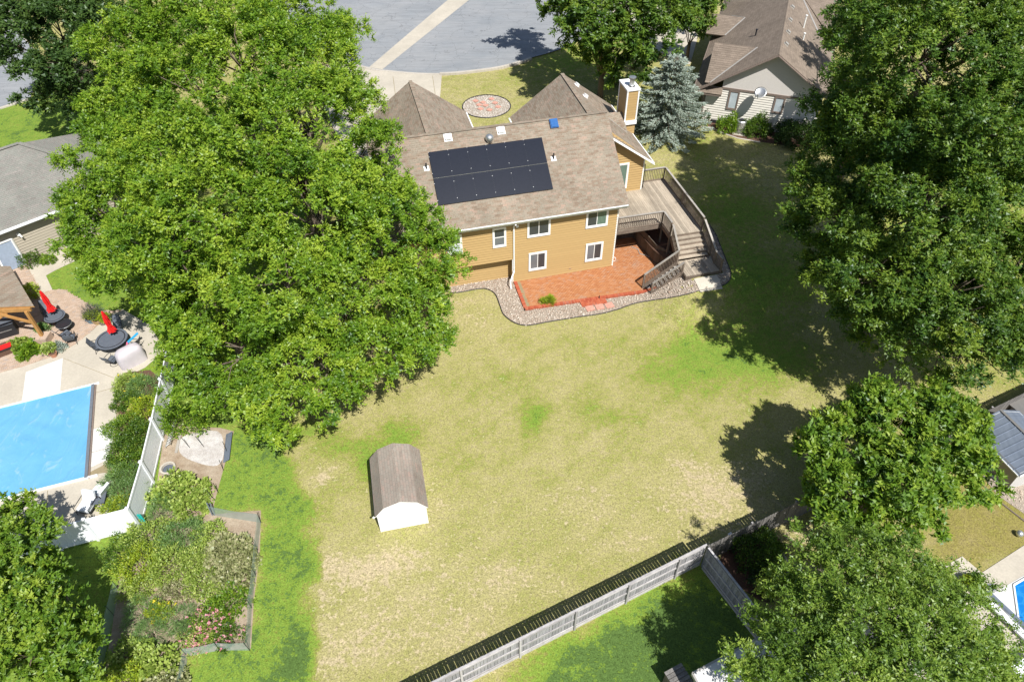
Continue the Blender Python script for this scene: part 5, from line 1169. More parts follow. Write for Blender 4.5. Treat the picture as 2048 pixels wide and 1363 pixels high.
# ------------------------------------------------------------------ second pool (lower right)
cd2 = PX([(1740, 1225), (1868, 1143), (1924, 1112), (1963, 1145), (2048, 1090), (2300, 940), (2400, 1500), (1700, 1500), (1650, 1300)])
tag(drape('pool_terrace', cd2, M['concrete'], .03, 5, flat=0), kind='structure')
tag(drape('pool_coping', PX([(1979, 1190), (2160, 1085), (2300, 1300), (2110, 1330)]), M['concrete_new'], .045, 5, flat=0), kind='structure')
P2 = thing('small_pool', 'bright blue swimming pool with white edge at the lower right', 'pool', (0, 0, 0))
wpts = [g(*p, .0) for p in ((2026, 1170), (2150, 1098), (2230, 1250), (2120, 1300), (2050, 1262), (2036, 1242))]
b = MB(); b.prism([(p.x, p.y) for p in wpts], .02, .055); b.build('water', M['water'], P2)
b = MB(); b.tube([p+V(0, 0, .07) for p in wpts+wpts[:1]], .05, 5); b.build('coping', M['vinyl'], P2)
RL2 = thing('cover_roller', 'long white pool cover roller with a dark roll beside the small pool', 'pool cover roller', (0, 0, 0))
MB().beam(g(1965, 1190, .25), g(2080, 1300, .25), .34, .10).build('bench_lid', M['vinyl'], RL2); b = MB(); b.tube([g(1975, 1182, .4), g(2085, 1285, .4)], .10, 10); b.build('roll', M['metal_blue'], RL2)
for t in (0, 1): q = g(*((1975, 1182), (2085, 1285))[t], 0); MB().box((q.x-.15, q.y-.15, .04), (q.x+.15, q.y+.15, .45)).build('end_frame', M['galv'], RL2)
WT = thing('white_table', 'white patio table top in the bottom right corner', 'table', (0, 0, 0))
tc = [at(2022, 1330, .75), at(2075, 1300, .75), at(2110, 1345, .75), at(2050, 1375, .75)]
MB().slab(tc, .05).build('tabletop', M['vinyl'], WT)
for q in tc: MB().box((q.x-.03, q.y-.03, .03), (q.x+.03, q.y+.03, .7)).build('leg', M['vinyl'], WT)
b = MB(); b.smooth = True; b.lathe([(.17*math.sin(t), .17-.17*math.cos(t)) for t in np.linspace(.05, 3.09, 12)], 18); o = b.build('grey_ball', M['galv']); o.location = g(2036, 1070); tag(o, 'pale grey ball lying on the brown lawn near the small pool', 'ball')
tag(drape('flower_bed', spline(PX([(1480, 1065), (1530, 1055), (1565, 1090), (1572, 1150), (1560, 1190), (1520, 1200), (1440, 1130)]), 4, True), M['mulch'], .014, 3, flat=0), kind='structure')
b = MB(); b.tube([g(*p, .04) for p in ((1562, 1100), (1572, 1120), (1578, 1150), (1574, 1185))], .09, 6); tag(b.build('bed_edging', M['kerb']), 'curved pale concrete edging of the shrub bed below the fence', 'edging')
# bottom edge: slatted bin and pale patio roof
BN = thing('slatted_bin', 'dark wooden slatted bin casting a square shadow at the bottom edge', 'bin', (0, 0, 0))
bc = g(1352, 1375); dn_ = fd_
for k in range(6):
    a = bc+fn*(.42-.17*k); MB().beam(a-dn_*.42+V(0, 0, 1.0), a+dn_*.42+V(0, 0, 1.0), .145, .035).build('slat', M['fence_dark'], BN)
q = MB(); q.add([bc+dn_*sx*.38+fn*sy*.44+V(0, 0, z) for z in (0, .97) for sx, sy in ((-1, -1), (1, -1), (1, 1), (-1, 1))], [(0,1,5,4),(1,2,6,5),(2,3,7,6),(3,0,4,7),(4,5,6,7)]); q.build('box', M['deck_rail'], BN)
CV = thing('carport_roof', 'pale flat patio roof dappled with tree shade at the bottom edge', 'patio cover', (0, 0, 0))
cvp = [at(1385, 1345, 2.4), at(1590, 1235, 2.4), at(1760, 1420, 2.4), at(1480, 1520, 2.4)]
MB().slab(cvp, .1).build('roof', M['concrete_new'], CV)
MB().beam(cvp[0]-V(0, 0, .08), cvp[1]-V(0, 0, .08), .08, .18).beam(cvp[0]-V(0, 0, .08), cvp[3]-V(0, 0, .08), .08, .18).build('fascia', M['flash'], CV)
for q in (cvp[0], cvp[1]): MB().box((q.x+.1, q.y-.25, 0), (q.x+.22, q.y-.13, 2.3)).build('post', M['flash'], CV)
# ------------------------------------------------------------------ foliage
def unit(a): return a/np.maximum(np.linalg.norm(a, axis=-1, keepdims=True), 1e-9)
def leaf_mesh(name, P, D, Nn, L, Wd, tint, mat, parent=None, tri=False):
    """one pointed four-sided leaf per row, with its own direction, normal, size and tint"""
    n = len(P); S_ = unit(np.cross(D, Nn)); Nn = np.cross(S_, D)
    L = L[:, None]; Wd = Wd[:, None]
    a = P; b = P+D*L*.45+S_*Wd*.5+Nn*L*.06; c = P+D*L - Nn*L*.10; d = P+D*L*.45-S_*Wd*.5+Nn*L*.06
    K_ = 3 if tri else 4
    co = np.stack([P-S_*Wd*.5, P+S_*Wd*.5, c], 1) if tri else np.stack([a, b, c, d], 1)
    co = co.reshape(-1, 3).astype(np.float32)
    me = bpy.data.meshes.new(name); me.vertices.add(K_*n); me.vertices.foreach_set('co', co.ravel()); me.loops.add(K_*n)
    me.loops.foreach_set('vertex_index', np.arange(K_*n, dtype=np.int32)); me.polygons.add(n); me.polygons.foreach_set('loop_start', np.arange(0, K_*n, K_, dtype=np.int32))
    me.update(calc_edges=True); at_ = me.attributes.new('tint', 'FLOAT', 'FACE'); at_.data.foreach_set('value', np.clip(tint, 0, 1).astype(np.float32)); me.materials.append(M[mat])
    return inst(name, me, parent)
LEAVES = [0]
def crown(blobs, r, dens=3.1, per=66, gapf=.5, leaf=(.155, .105), twig=.54, droop=.15, floor=.3, lowcut=.55, clumpy=.3):
    """twigs with alternate leaves growing out of the surface of many overlapping lobes"""
    Ps = []; Ns = []; T0 = []
    ex = []                                          # boughs: small dense clumps standing out of each lobe, with shadowed gaps between
    for c, rad, s in blobs:
        for _ in range(int(3+gapf*rad*rad*4.2)):
            d = unit(r.normal(size=3)); d[2] = d[2] if d[2] > -.35 else -d[2]; d = unit(d)
            q = r.uniform(.38, .80)*min(1, .45+rad*.25); ex.append((c+d*rad*r.uniform(.80, 1.08)*np.array([1, 1, s]), q, .62))
    blobs = [(c, rad*.80, s) for c, rad, s in blobs]; nmain = len(blobs); blobs += ex
    C_ = np.array([b[0] for b in blobs]); Rr = np.array([b[1] for b in blobs]); sq = np.array([b[2] if len(b) > 2 else .8 for b in blobs])
    for i, (c, rad, s) in enumerate(zip(C_, Rr, sq)):
        near = [j for j in range(len(C_)) if j != i and np.linalg.norm(C_[j]-c) < (Rr[j]+rad)*1.15]
        n = int(4*math.pi*rad*rad*dens*(.5 if i < nmain else 1.15)); d = unit(r.normal(size=(n, 3)))
        keep = (d[:, 2] > -.1) | (r.random(n) < lowcut); d = d[keep]; n = len(d)
        a = sum(np.sin((d@unit(r.normal(size=3)))*k+r.uniform(0, 6)) for k in (5, 8, 11, 14))/4
        rr = rad*(0.86+.22*a*clumpy*3+r.uniform(-.13, .08, n)); p = c+d*rr[:, None]*np.array([1, 1, s])+r.normal(0, .22, (n, 3))*min(1, rad)
        for j in near:
            if len(p):
                q = (p-C_[j])/np.array([1, 1, sq[j]]); k_ = np.linalg.norm(q, axis=1) > Rr[j]*(.74 if j < nmain else .6); p, d, a = p[k_], d[k_], a[k_]
        Ps.append(p); Ns.append(d); T0.append(.08*a+r.normal(0, .09))
    P = np.concatenate(Ps); Nn = np.concatenate(Ns); T0 = np.concatenate(T0); k_ = P[:, 2] > floor; P, Nn, T0 = P[k_], Nn[k_], T0[k_]
    nt_ = 12; m = len(P); nl = max(3, per//nt_)
    td = unit(Nn[:, None]*.9+r.normal(size=(m, nt_, 3))*.75+np.array([0, 0, .25])); tl = twig*r.uniform(.5, 1.1, (m, nt_, 1))
    ct = r.normal(0, .13, (m, 1, 1))
    t = (np.arange(nl)+.6)/nl
    base = P[:, None, None]+td[:, :, None]*(tl[..., None]*t[None, None, :, None]); base = base-np.array([0, 0, 1])*droop*(tl[..., None]*t[None, None, :, None]**2)
    sd_ = unit(np.cross(td, np.array([0, 0, 1.])))[:, :, None]*np.where(np.arange(nl) % 2, 1, -1)[None, None, :, None]
    D = unit(td[:, :, None]*.7+sd_*.8+r.normal(size=base.shape)*.35); LN = unit(np.array([0, 0, .8])+Nn[:, None, None]*.5+r.normal(size=base.shape)*.45)
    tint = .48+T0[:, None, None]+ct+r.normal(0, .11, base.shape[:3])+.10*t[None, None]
    sh = base.reshape(-1, 3); n = len(sh); LEAVES[0] += n
    return sh, D.reshape(-1, 3), LN.reshape(-1, 3), leaf[0]*r.uniform(.6, 1.25, n), leaf[1]*r.uniform(.7, 1.2, n), tint.reshape(-1), P
def tree(name, label, lobes, mat, seed, trunk=None, group=None, tr=.28, bark='bark', **kw):
    """lobes: (x, y, z, radius[, squash]) in metres"""
    r = np.random.default_rng(seed); bl = [(np.array(l[:3], float), l[3], l[4] if len(l) > 4 else .8) for l in lobes]
    cen = sum(b[0]*b[1] for b in bl)/sum(b[1] for b in bl)
    if trunk is None: trunk = (cen[0], cen[1])
    gz = float(TT(trunk[0], trunk[1])); T = thing(name, label, 'tree', (trunk[0], trunk[1], gz), group=group)
    off = np.array([trunk[0], trunk[1], gz])
    sh, D, LN, L, Wd, ti, P = crown(bl, r, **kw)
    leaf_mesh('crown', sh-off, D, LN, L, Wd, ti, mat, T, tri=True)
    hgt = max(b[0][2] for b in bl)-gz; fork = np.array([0, 0, hgt*.28])
    b = MB(); b.smooth = True; b.tube([(0, 0, -.1), (0, 0, .3), tuple(fork*.6), tuple(fork)], [tr*1.35, tr, tr*.9, tr*.85], 10); b.build('trunk', M[bark], T, uv=False)
    lm = MB(); lm.smooth = True
    for c, rad, s in bl:
        e = c-off; mid = fork*.5+e*.5+np.array([0, 0, .12*np.linalg.norm(e-fork)]) if True else 0
        st_ = tuple(fork*(.7+.3*r.random())); th = max(.04, tr*.32*rad/3)
        lm.tube([st_, tuple(fork+(mid-fork)*.5), tuple(mid), tuple(e)], [th*1.3, th, th*.75, th*.4], 6)
        for k in range(int(4+rad*2)):
            d = unit(r.normal(size=3)+np.array([0, 0, .4])); q = e+d*rad*.7*np.array([1, 1, s]); m2 = e+d*rad*.4+r.normal(size=3)*.15
            lm.tube([tuple(e+(mid-e)*.3*r.random()), tuple(m2), tuple(q)], [th*.38, th*.25, .015], 4)
    lm.build('branches', M[bark], T, uv=False); return T
def px_lobes(lst): return [tuple(at(a[0], a[1], a[2]))+tuple(a[3:]) for a in lst]

tree('maple_tree', 'tall bright green tree with the crown nearest the pool and the grey roof', px_lobes([(215, 440, 6.5, 2.9), (330, 335, 10, 3.3), (215, 310, 8.5, 2.4), (345, 510, 8.5, 3.2), (185, 475, 5, 1.7), (430, 430, 10.5, 3.2), (325, 590, 5, 1.9), (400, 620, 6.2, 2.7), (170, 400, 6.5, 1.6), (255, 520, 6.5, 2.2), (355, 665, 4.2, 1.3), (250, 240, 9, 2.2)]),
     'leaf_bright', 11, trunk=(-15.5, 29.0), tr=.40, droop=.1)
tree('maple_tree', 'broad bright green tree overhanging the dry lawn left of the tan house', px_lobes([(640, 430, 10.5, 3.4), (760, 470, 8.5, 2.8), (845, 520, 6.5, 1.9), (560, 560, 9, 3.2), (700, 590, 7, 2.9), (840, 620, 5.2, 2.0), (480, 700, 5.3, 2.6), (620, 720, 5, 2.5), (745, 690, 5, 2.2), (510, 810, 3.6, 1.7), (405, 740, 4.2, 2.0), (640, 780, 3.8, 1.5), (870, 680, 4.0, 1.1), (370, 700, 3.6, 1.4), (800, 420, 8, 1.7), (555, 850, 3, .9), (440, 790, 3.2, 1.3)]),
     'leaf_bright', 12, trunk=(-9.2, 27.6), tr=.42)
tree('maple_tree', 'tall bright green tree reaching the top edge in front of the cul-de-sac', px_lobes([(480, 130, 13, 3.8), (390, 190, 12, 3.4), (600, 140, 12, 3.3), (620, 260, 12, 3.6), (500, 285, 12.5, 3.4), (665, 90, 10.5, 2.2), (290, 180, 10, 2.7), (725, 330, 10, 2.5), (420, 30, 13, 3.7), (260, 90, 10.5, 2.6), (700, 190, 9, 1.7), (560, 30, 12, 3.2), (770, 380, 8.5, 1.6), (690, 60, 9, 1.5), (330, 60, 12, 2.6)]),
     'leaf_bright', 13, trunk=(-14.0, 42.0), tr=.42)
tree('oak_tree', 'huge dark green tree on the right shading the side lawn', px_lobes([(1830, 430, 10.9, 3.9), (1720, 350, 9.7, 2.9), (1665, 420, 8.4, 2.4), (1760, 560, 8.4, 3.1), (1900, 600, 8.0, 3.3), (1712, 515, 6.9, 2.2), (1825, 680, 5.5, 2.2), (1950, 700, 6.3, 2.4), (2040, 560, 7.6, 3.1), (1980, 400, 10.1, 3.7), (1735, 600, 5.5, 1.8), (1760, 660, 4.6, 1.7), (1860, 330, 10.9, 3.5), (1970, 640, 5.5, 2.2), (1890, 720, 5.0, 1.8), (1650, 540, 5.5, 1.4), (2030, 690, 5.0, 1.6)]),
     'leaf_mid', 21, trunk=(21.5, 31.5), tr=.45, dens=3.5)
tree('oak_tree', 'huge dark green tree reaching the top right corner beside the cream house', px_lobes([(1850, 120, 16, 3.8), (1760, 200, 13.5, 3.2), (1980, 150, 15, 4.0), (1760, 60, 15, 2.8), (1910, 10, 17, 3.9), (2050, 60, 16, 4.0), (1695, 215, 7.5, 1.8), (1690, 150, 8, 1.7), (1930, 270, 14, 3.6), (2040, 270, 13, 3.8), (1740, 280, 11, 2.5), (1700, 60, 9, 1.9)]),
     'leaf_mid', 22, trunk=(22.5, 43.0), tr=.5, dens=3.5)
tree('young_tree', 'leaning broad-leaved tree in front of the fence, below the big oak', px_lobes([(1690, 900, 4.6, 1.7), (1780, 860, 5.2, 1.8), (1880, 870, 5.0, 1.7), (1700, 990, 4.0, 1.5), (1800, 960, 4.6, 1.8), (1900, 960, 3.8, 1.4), (1740, 1040, 3.0, 1.0), (1830, 1040, 3.0, 1.0), (1650, 950, 3.6, 1.1), (1880, 838, 5.0, 1.3), (1770, 835, 5.0, 1.2), (1930, 890, 4.2, 0.8), (1640, 880, 4.2, 0.9), (1660, 1020, 3.0, 0.8)]),
     'leaf_fresh', 31, trunk=(15.9, 18.2), tr=.16, leaf=(.20, .13), per=48, dens=3.0, twig=.42, gapf=1.5, clumpy=.45)
tree('locust_tree', 'airy olive green tree with fine leaves at the bottom right', px_lobes([(1595, 1205, 4.8, 1.0), (1660, 1150, 5.5, 1.4), (1780, 1150, 5.7, 1.4), (1600, 1290, 5.2, 1.4), (1720, 1270, 6.1, 1.7), (1850, 1260, 5.7, 1.6), (1950, 1310, 4.8, 1.2), (1680, 1360, 5.7, 1.5), (1830, 1370, 5.5, 1.6), (1700, 1110, 4.8, 0.9), (1900, 1180, 4.8, 1.0), (1540, 1350, 4.8, 1.1), (1960, 1370, 4.4, 1.1)]),
     'leaf_olive', 32, trunk=(12.8, 11.0), tr=.2, leaf=(.13, .075), per=84, dens=2.6, twig=.62, gapf=1.7, clumpy=.5)
tree('elm_tree', 'mid green tree filling the bottom left corner', px_lobes([(25, 1095, 3.7, 1.4), (95, 1165, 3.4, 1.1), (40, 1200, 4.4, 1.7), (118, 1245, 3.6, 1.2), (60, 1330, 4.6, 1.8), (125, 1310, 3.7, 1.4), (-30, 1150, 4.4, 1.5), (30, 1040, 3.0, 0.9), (110, 1370, 3.7, 1.4), (-20, 1280, 4.4, 1.6)]),
     'leaf_fresh', 33, trunk=(-19.6, 14.4), tr=.22, leaf=(.14, .10), per=84, dens=3.2, twig=.42, gapf=1.3, clumpy=.45)
tree('elm_tree', 'dark olive green tree in the top left corner by the side street', px_lobes([(120, 60, 9, 3.2), (60, 100, 8, 2.6), (150, 140, 7.5, 2.8), (100, 190, 5, 2.0), (40, 30, 9, 2.6), (200, 60, 9, 2.5), (150, 0, 10, 3.2), (60, -10, 10, 3), (170, 210, 4.5, 1.5)]),
     'leaf_dark', 34, tr=.35, leaf=(.24, .17), per=54, dens=2.0)
tree('maple_tree', 'mid green tree at the top centre shading the cul-de-sac kerb', px_lobes([(1185, 45, 9, 2.6), (1260, 30, 9.2, 2.9), (1230, 95, 7, 2.4), (1300, 80, 7, 2.0), (1180, -10, 9.5, 3.0), (1270, 140, 5, 1.8), (1340, 15, 8.5, 2.4), (1200, 0, 10, 2.6), (1135, 20, 9, 2.2), (1235, 150, 4.5, 1.3), (1100, -40, 9, 2.4), (1150, 65, 8, 1.7), (1190, 110, 5.5, 1.2)]),
     'leaf_mid', 35, tr=.28, leaf=(.24, .17), per=54, dens=2.4)
tree('maple_tree', 'small leafy tree between the spruce and the cream house at the top', px_lobes([(1390, 30, 6, 1.8), (1360, 0, 7, 1.9), (1410, 60, 4.6, 1.2), (1440, -10, 6, 1.5), (1350, 40, 6, 1.2)]), 'leaf_mid', 36, tr=.18, leaf=(.24, .17), per=48, dens=2.4)
# blue spruce: tiers of drooping branches round one stem
def spruce(label, base, h, rad, seed):
    r = np.random.default_rng(seed); T = thing('blue_spruce', label, 'tree', base)
    b = MB(); b.tube([(0, 0, 0), (0, 0, h*.5), (0, 0, h)], [.16, .09, .015], 8); b.build('trunk', M['bark'], T)
    br = MB(); P = []; D = []; LN = []; ti = []
    nb = 190
    for i in range(nb):
        z = h*(.05+.93*(i/nb)**1.05); a = i*2.399+r.uniform(-.3, .3); L = rad*(1-z/h)**.55*r.uniform(.7, 1.12)+.15
        d = np.array([math.cos(a), math.sin(a), 0]); e = np.array([0, 0, z])+d*L+np.array([0, 0, -.10*L+.12]); s = np.array([0, 0, z])
        br.tube([tuple(s), tuple((s+e)/2+np.array([0, 0, -.08*L])), tuple(e)], [.03, .02, .006], 4)
        n = int(95*L/1.2)+20; t = r.uniform(.25, 1, n); pos = s+(e-s)*t[:, None]+np.array([0, 0, 1])*(-.08*L*np.sin(t*3.14))[:, None]
        side = np.cross(d, [0, 0, 1]); w_ = (.38*L**.6)*(1.05-t)+.05; lat = r.uniform(-1, 1, n); pos = pos+side*(lat*w_)[:, None]-d*(abs(lat)*w_*.4)[:, None]+np.array([0, 0, 1])*r.uniform(-.05, .06, n)[:, None]
        P.append(pos); D.append(unit(d+side*np.sign(lat)[:, None]*.6+r.normal(size=(n, 3))*.3+np.array([0, 0, .2]))); LN.append(unit(np.array([0, 0, 1])+r.normal(size=(n, 3))*.5)); ti.append(.45+r.normal(0, .15, n)+.12*t)
    P, D, LN, ti = map(np.concatenate, (P, D, LN, ti)); n = len(P); LEAVES[0] += n
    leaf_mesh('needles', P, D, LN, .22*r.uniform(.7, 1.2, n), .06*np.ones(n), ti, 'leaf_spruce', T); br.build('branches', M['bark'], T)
sb = g(1330, 266); spruce('blue green spruce between the chimney and the cream house', sb, 6.4, 3.6, 41)

# shrubs, vegetables, pot plants
def shrub(name, label, cat, c, rx, ry, h, mat, seed, n=1500, leaf=(.10, .055), flowers=None, rz=0, group=None, dome=.75, upright=.3):
    r = np.random.default_rng(seed); T = thing(name, label, cat, c, rz, group)
    m = max(20, int(n/14)); d = unit(r.normal(size=(m, 3))); d[:, 2] = abs(d[:, 2]); q = r.uniform(.45, 1, (m, 1))**.5
    lump = 1+.18*np.sin(d[:, :1]*6+seed)+.15*np.sin(d[:, 1:2]*7+seed*2)
    cl = d*q*lump*np.array([rx, ry, h*dome]); cl[:, 2] += h*.1
    per = 14; dd = unit(d[:, None]*.7+r.normal(size=(m, per, 3))*.7+np.array([0, 0, upright])); P = cl[:, None]+dd*r.uniform(.02, .22, (m, per, 1))*max(.5, min(1.2, rx))
    P = P.reshape(-1, 3); k = P[:, 2] > .02; dd = dd.reshape(-1, 3)[k]; P = P[k]; nn = len(P); LEAVES[0] += nn
    LN = unit(np.array([0, 0, 1])+r.normal(size=(nn, 3))*.55); ti = (np.repeat(r.normal(.5, .15, m), per)+r.normal(0, .13, m*per))[k]
    leaf_mesh('foliage', P, dd, LN, leaf[0]*r.uniform(.6, 1.3, nn), leaf[1]*r.uniform(.7, 1.2, nn), ti, mat, T)
    st = MB()
    for i in range(min(14, m)): e = cl[i*(m//14) if m >= 14 else i]; st.tube([(e[0]*.15, e[1]*.15, 0), tuple(e*.6), tuple(e*.95)], [.02, .014, .006], 4)
    st.build('stems', M['bark'], T, uv=False)
    if flowers:
        f, cnt = flowers; i = r.integers(0, m, cnt); p = cl[i]*1.06+r.normal(size=(cnt, 3))*.05; p = np.repeat(p, 4, 0); p[:, 2] = abs(p[:, 2])+.03; a = r.uniform(0, 6.28, len(p)); D_ = np.stack([np.cos(a), np.sin(a), .25*np.ones(len(a))], -1)
        tag(leaf_mesh('flowers', p, unit(D_), unit(np.array([0, 0, 1])+r.normal(size=p.shape)*.2), .09*np.ones(len(p)), .08*np.ones(len(p)), r.uniform(.2, 1, len(p)), f, T), kind='stuff')
    return T
sh = shrub
sh('round_shrub', 'light green shrub left of the air conditioner at the cream house', 'shrub', g(1456, 262), .85, .75, 1.5, 'leaf_bright', 50, 3500, (.12, .07)); sh('round_shrub', 'dense round shrub right of the air conditioner at the cream house', 'shrub', g(1512, 268), 1.05, .9, 1.75, 'leaf_mid', 51, 5000, (.12, .07))
sh('small_shrub', 'small dark bush at the left corner of the cream house', 'shrub', g(1409, 244), .4, .4, 1.1, 'leaf_dark', 52, 900); sh('low_plant', 'low yellowish plant at the left corner bed of the cream house', 'plant', g(1404, 250), .5, .4, .35, 'leaf_lime', 53, 700); sh('low_plant', 'low blue green plant on the lawn edge left of the cream house', 'plant', g(1387, 251), .35, .35, .35, 'leaf_spruce', 54, 500)
sh('hedge_shrub', 'large dark shrub below the right window of the cream house', 'shrub', g(1600, 285), 2.2, 1.5, 1.9, 'leaf_dark', 55, 9000, (.14, .08)); sh('hedge_shrub', 'dark bush under the oak beside the cream house shrubs', 'shrub', g(1660, 300), 1.8, 1.4, 2.2, 'leaf_mid', 56, 6000, (.14, .08))
sh('patio_plant', 'bright lime green grassy plant at the front edge of the brick patio', 'plant', HW(-5.25, -2.6, .03), .42, .28, .35, 'leaf_lime', 57, 900, (.22, .03), upright=.8)
sh('bed_plant', 'grey green plant on the small mulch circle behind the tan house chimney', 'shrub', g(1230, 170), .9, .8, 1.0, 'leaf_mid', 58, 1800)
# pool side planting strip
strip_ = [(262, 765, .9, .8, .8, 'leaf_garden', 'pale green flowering plant nearest the covered grill'), (290, 775, .9, .8, .9, 'leaf_fern', 'feathery green plant at the top end of the vinyl fence'), (256, 800, .7, .7, .7, 'leaf_mid', 'dark leafy plant beside the yellow tray'), (293, 812, .8, .7, .9, 'leaf_lime', 'lime green large-leaved plant against the vinyl fence'),
          (254, 855, 1.0, .9, .9, 'leaf_fresh', 'mid green bush by the stained slab corner'), (283, 868, .9, .9, 1.0, 'leaf_mid', 'dark green bush halfway along the vinyl fence'), (258, 900, 1.1, 1.0, 1.0, 'leaf_mid', 'dark dense bush opposite the white slab'), (268, 925, 1.0, .9, 1.0, 'leaf_fresh', 'rounded bush between the dark and the feathery shrub'),
          (255, 955, 1.1, .9, .9, 'leaf_fern', 'feathery shrub beside the pool corner chairs'), (268, 985, 1.0, 1.0, .9, 'leaf_fern', 'feathery shrub against the lower half of the vinyl fence'), (240, 1008, .8, .6, .6, 'leaf_lime', 'yellow green plant behind the small dark table')]
for i, (px, py, rx, ry, h, mt, lb) in enumerate(strip_): sh('border_plant', lb, 'plant', g(px, py+8), rx, ry, h, mt, 60+i, int(3600*rx), (.10, .05) if mt != 'leaf_fern' else (.16, .02), flowers=('petal_yellow', 12) if i in (0, 3, 10) else None)
# vegetable garden
veg = [(360, 985, 1.35, 1.1, 1.0, 'leaf_garden', 'large squash plant mound below the ring planter', None, (.17, .15)), (330, 1015, .8, .8, .8, 'leaf_fern', 'feathery plant beside the corner of the vinyl fence', None, (.18, .02)), (385, 1010, .9, .8, .7, 'leaf_garden', 'trailing squash plant at the garden opening', None, (.16, .14)),
       (300, 1075, 1.1, .9, .9, 'leaf_garden', 'leafy tomato plants just below the white fence corner', None, (.11, .06)), (370, 1075, 1.2, .9, .9, 'leaf_fern', 'light feathery vegetable row in the upper garden', None, (.14, .03)), (425, 1070, .8, .7, .7, 'leaf_garden', 'small leafy plants next to the net corner', None, (.11, .06)),
       (290, 1130, 1.1, 1.1, 1.0, 'leaf_lime', 'yellow green vegetables at the left of the garden', None, (.10, .05)), (350, 1130, 1.2, 1.0, 1.0, 'leaf_garden', 'dense tomato plants in the middle of the garden', None, (.11, .06)), (455, 1110, 1.1, 1.0, .9, 'leaf_dry', 'half dried pumpkin vine with pale leaves', None, (.15, .13)), (475, 1150, .9, 1.0, .8, 'leaf_dry', 'withered pale bean vine near the right net', None, (.13, .10)),
       (280, 1175, .8, .7, .7, 'leaf_garden', 'grey green tomato plants above the bare soil patch', None, (.11, .05)), (410, 1155, .8, .9, .6, 'leaf_garden', 'loose leafy row left of the dried vines', None, (.11, .06)), (465, 1205, .9, .8, .8, 'leaf_bright', 'bright green bean bush beside the right net', None, (.11, .07)), (350, 1180, .8, .5, .5, 'leaf_dry', 'low dry herbs in the middle of the garden', None, (.09, .05)),
       (290, 1225, .9, .7, .8, 'leaf_fern', 'dark feathery asparagus clump on the left', None, (.18, .015)), (325, 1222, .6, .5, .7, 'leaf_lime', 'yellow flowering plant within the asparagus', ('petal_yellow', 22), (.10, .05)), (365, 1235, .8, .6, .8, 'leaf_fern', 'feathery asparagus clump in the garden centre', None, (.18, .015)),
       (425, 1240, .9, .8, .8, 'leaf_fresh', 'bush covered with pink flowers in the lower garden', ('petal_pink', 80), (.09, .05)), (400, 1275, .8, .7, .7, 'leaf_garden', 'pink zinnias along the lower net', ('petal_pink', 100), (.09, .05)), (455, 1270, .7, .6, .7, 'leaf_mid', 'dark leafy plant in the lower right garden corner', ('petal_pink', 20), (.1, .05)),
       (310, 1260, 1.0, .5, .6, 'leaf_fern', 'long drooping asparagus fronds over the dry soil', None, (.20, .015)), (265, 1310, .9, .7, .7, 'leaf_garden', 'grey green leafy plants at the lower left net', None, (.12, .08)), (320, 1325, 1.0, .8, .8, 'leaf_garden', 'pumpkin vine at the bottom of the garden', None, (.17, .14)), (255, 1355, .9, .8, .7, 'leaf_lime', 'yellow green plants at the very bottom of the garden', None, (.12, .07)), (340, 1370, .9, .7, .7, 'leaf_dry', 'partly dried plants at the bottom net corner', None, (.13, .1)), (375, 1255, .5, .4, .5, 'leaf_fern', 'small blue green fennel by the inner net corner', None, (.15, .015)), (370, 845, 1.3, .8, 1.6, 'leaf_bright', 'leafy bush above the ash patch under the big tree', None, (.13, .07)),
       (400, 1120, .9, .7, .8, 'leaf_garden', 'mid green vegetable clump between tomatoes and dried vine', None, (.1, .05)), (250, 1105, .9, .9, .8, 'leaf_mid', 'shaded green plants below the white fence', None, (.1, .05)), (445, 1180, .6, .6, .5, 'leaf_garden', 'small vegetable plants left of the bean bush', None, (.1, .06)), (340, 1090, .9, .5, .7, 'leaf_fern', 'carrot tops in the upper garden row', None, (.15, .02))]
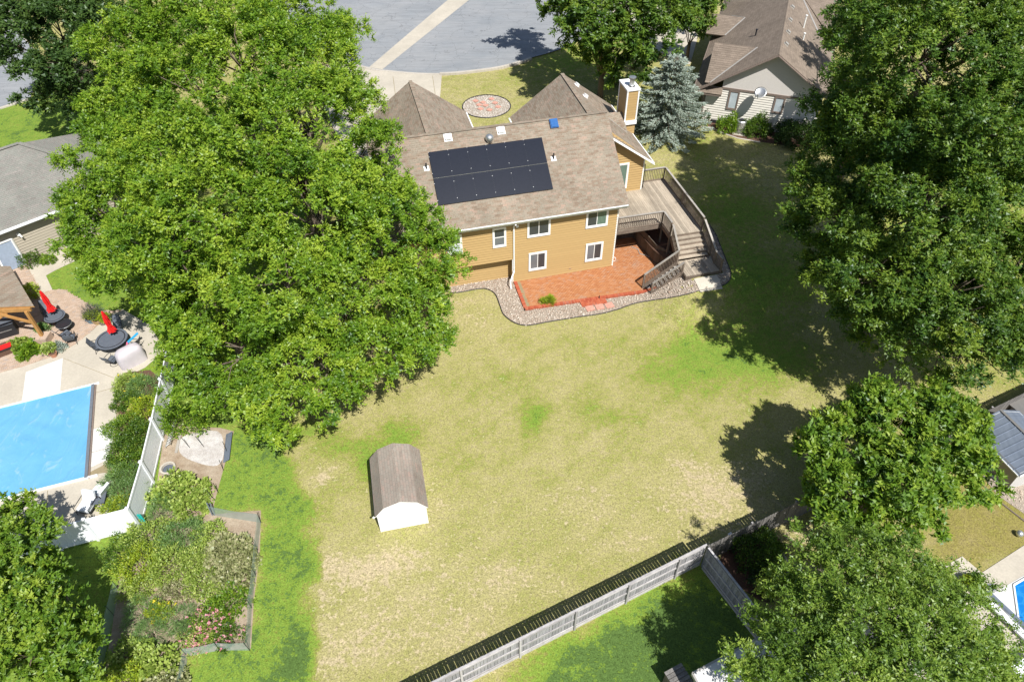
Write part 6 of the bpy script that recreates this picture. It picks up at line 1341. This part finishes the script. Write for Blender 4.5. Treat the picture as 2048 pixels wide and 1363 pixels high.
for i, (px, py, rx, ry, h, mt, lb, fl__, lf) in enumerate(veg): sh('garden_plant', lb, 'plant', g(px, py+6), rx, ry, h, mt, 90+i, int((2600 if lf[0] < .16 or lf[1] < .03 else 1100)*rx*ry+300), lf, flowers=fl__)
# pots on the neighbour patio and its shrubs
for i, (px, py, rx, h, mt, lb) in enumerate([(193, 640, .55, .9, 'leaf_grey', 'wispy dark ornamental grass in the pots behind the large table'), (192, 642, .5, .5, 'leaf_lime', 'lime trailing plant spilling from the basket pot'), (40, 695, .55, .6, 'leaf_garden', 'pale squash leaves at the pergola edge'), (62, 703, .6, .6, 'leaf_bright', 'big leaved green plant beside the pergola pier'), (47, 716, .35, .3, 'leaf_bright', 'small leafy plant in front of the squash leaves'),
                                   (118, 698, .4, .5, 'leaf_spruce', 'pale variegated plant right of the pergola pier'), (103, 706, .4, .4, 'leaf_garden', 'mixed plant in the terracotta pot'), (62, 528, .7, 1.0, 'leaf_mid', 'round bush at the wall of the grey roofed house'), (100, 524, .5, .6, 'leaf_bright', 'low bush right of the round bush by the beige wall'), (63, 592, .6, 1.0, 'leaf_lime', 'tall yellow green plant beside the pergola roof'), (88, 660, .4, .6, 'leaf_fern', 'small plant behind the pergola pier'), (215, 645, .35, .5, 'leaf_lime', 'small bright plant in the brown pot')]):
    z = .3 if i in (0, 1, 6, 11) else 0
    sh('patio_plant', lb, 'plant', g(px, py)+V(0, 0, z), rx, rx*.9, h, mt, 130+i, int(2400*rx), (.15, .13) if i in (2, 3) else ((.3, .012) if i == 0 else (.1, .06)), upright=.9 if i == 0 else .3)
YP = pot('pot of the yellow green plant on the pool terrace', g(1938, 1172), .25, .3, 'vinyl'); sh('terrace_plant', 'yellow green rosette plant in a white pot on the pool terrace', 'plant', g(1938, 1172)+V(0, 0, .25), .36, .36, .4, 'leaf_lime', 150, 1300, (.16, .05))
sh('corner_shrub', 'dark green shrub in the mulch bed inside the fence corner', 'shrub', g(1515, 1110), 1.1, 1.0, 1.6, 'leaf_mid', 151, 5200, (.11, .06)); sh('corner_shrub', 'smaller shrub by the curved edging below the fence', 'shrub', g(1535, 1165), .8, .8, 1.0, 'leaf_dark', 152, 2200, (.11, .06))
print('LEAVES', LEAVES[0])
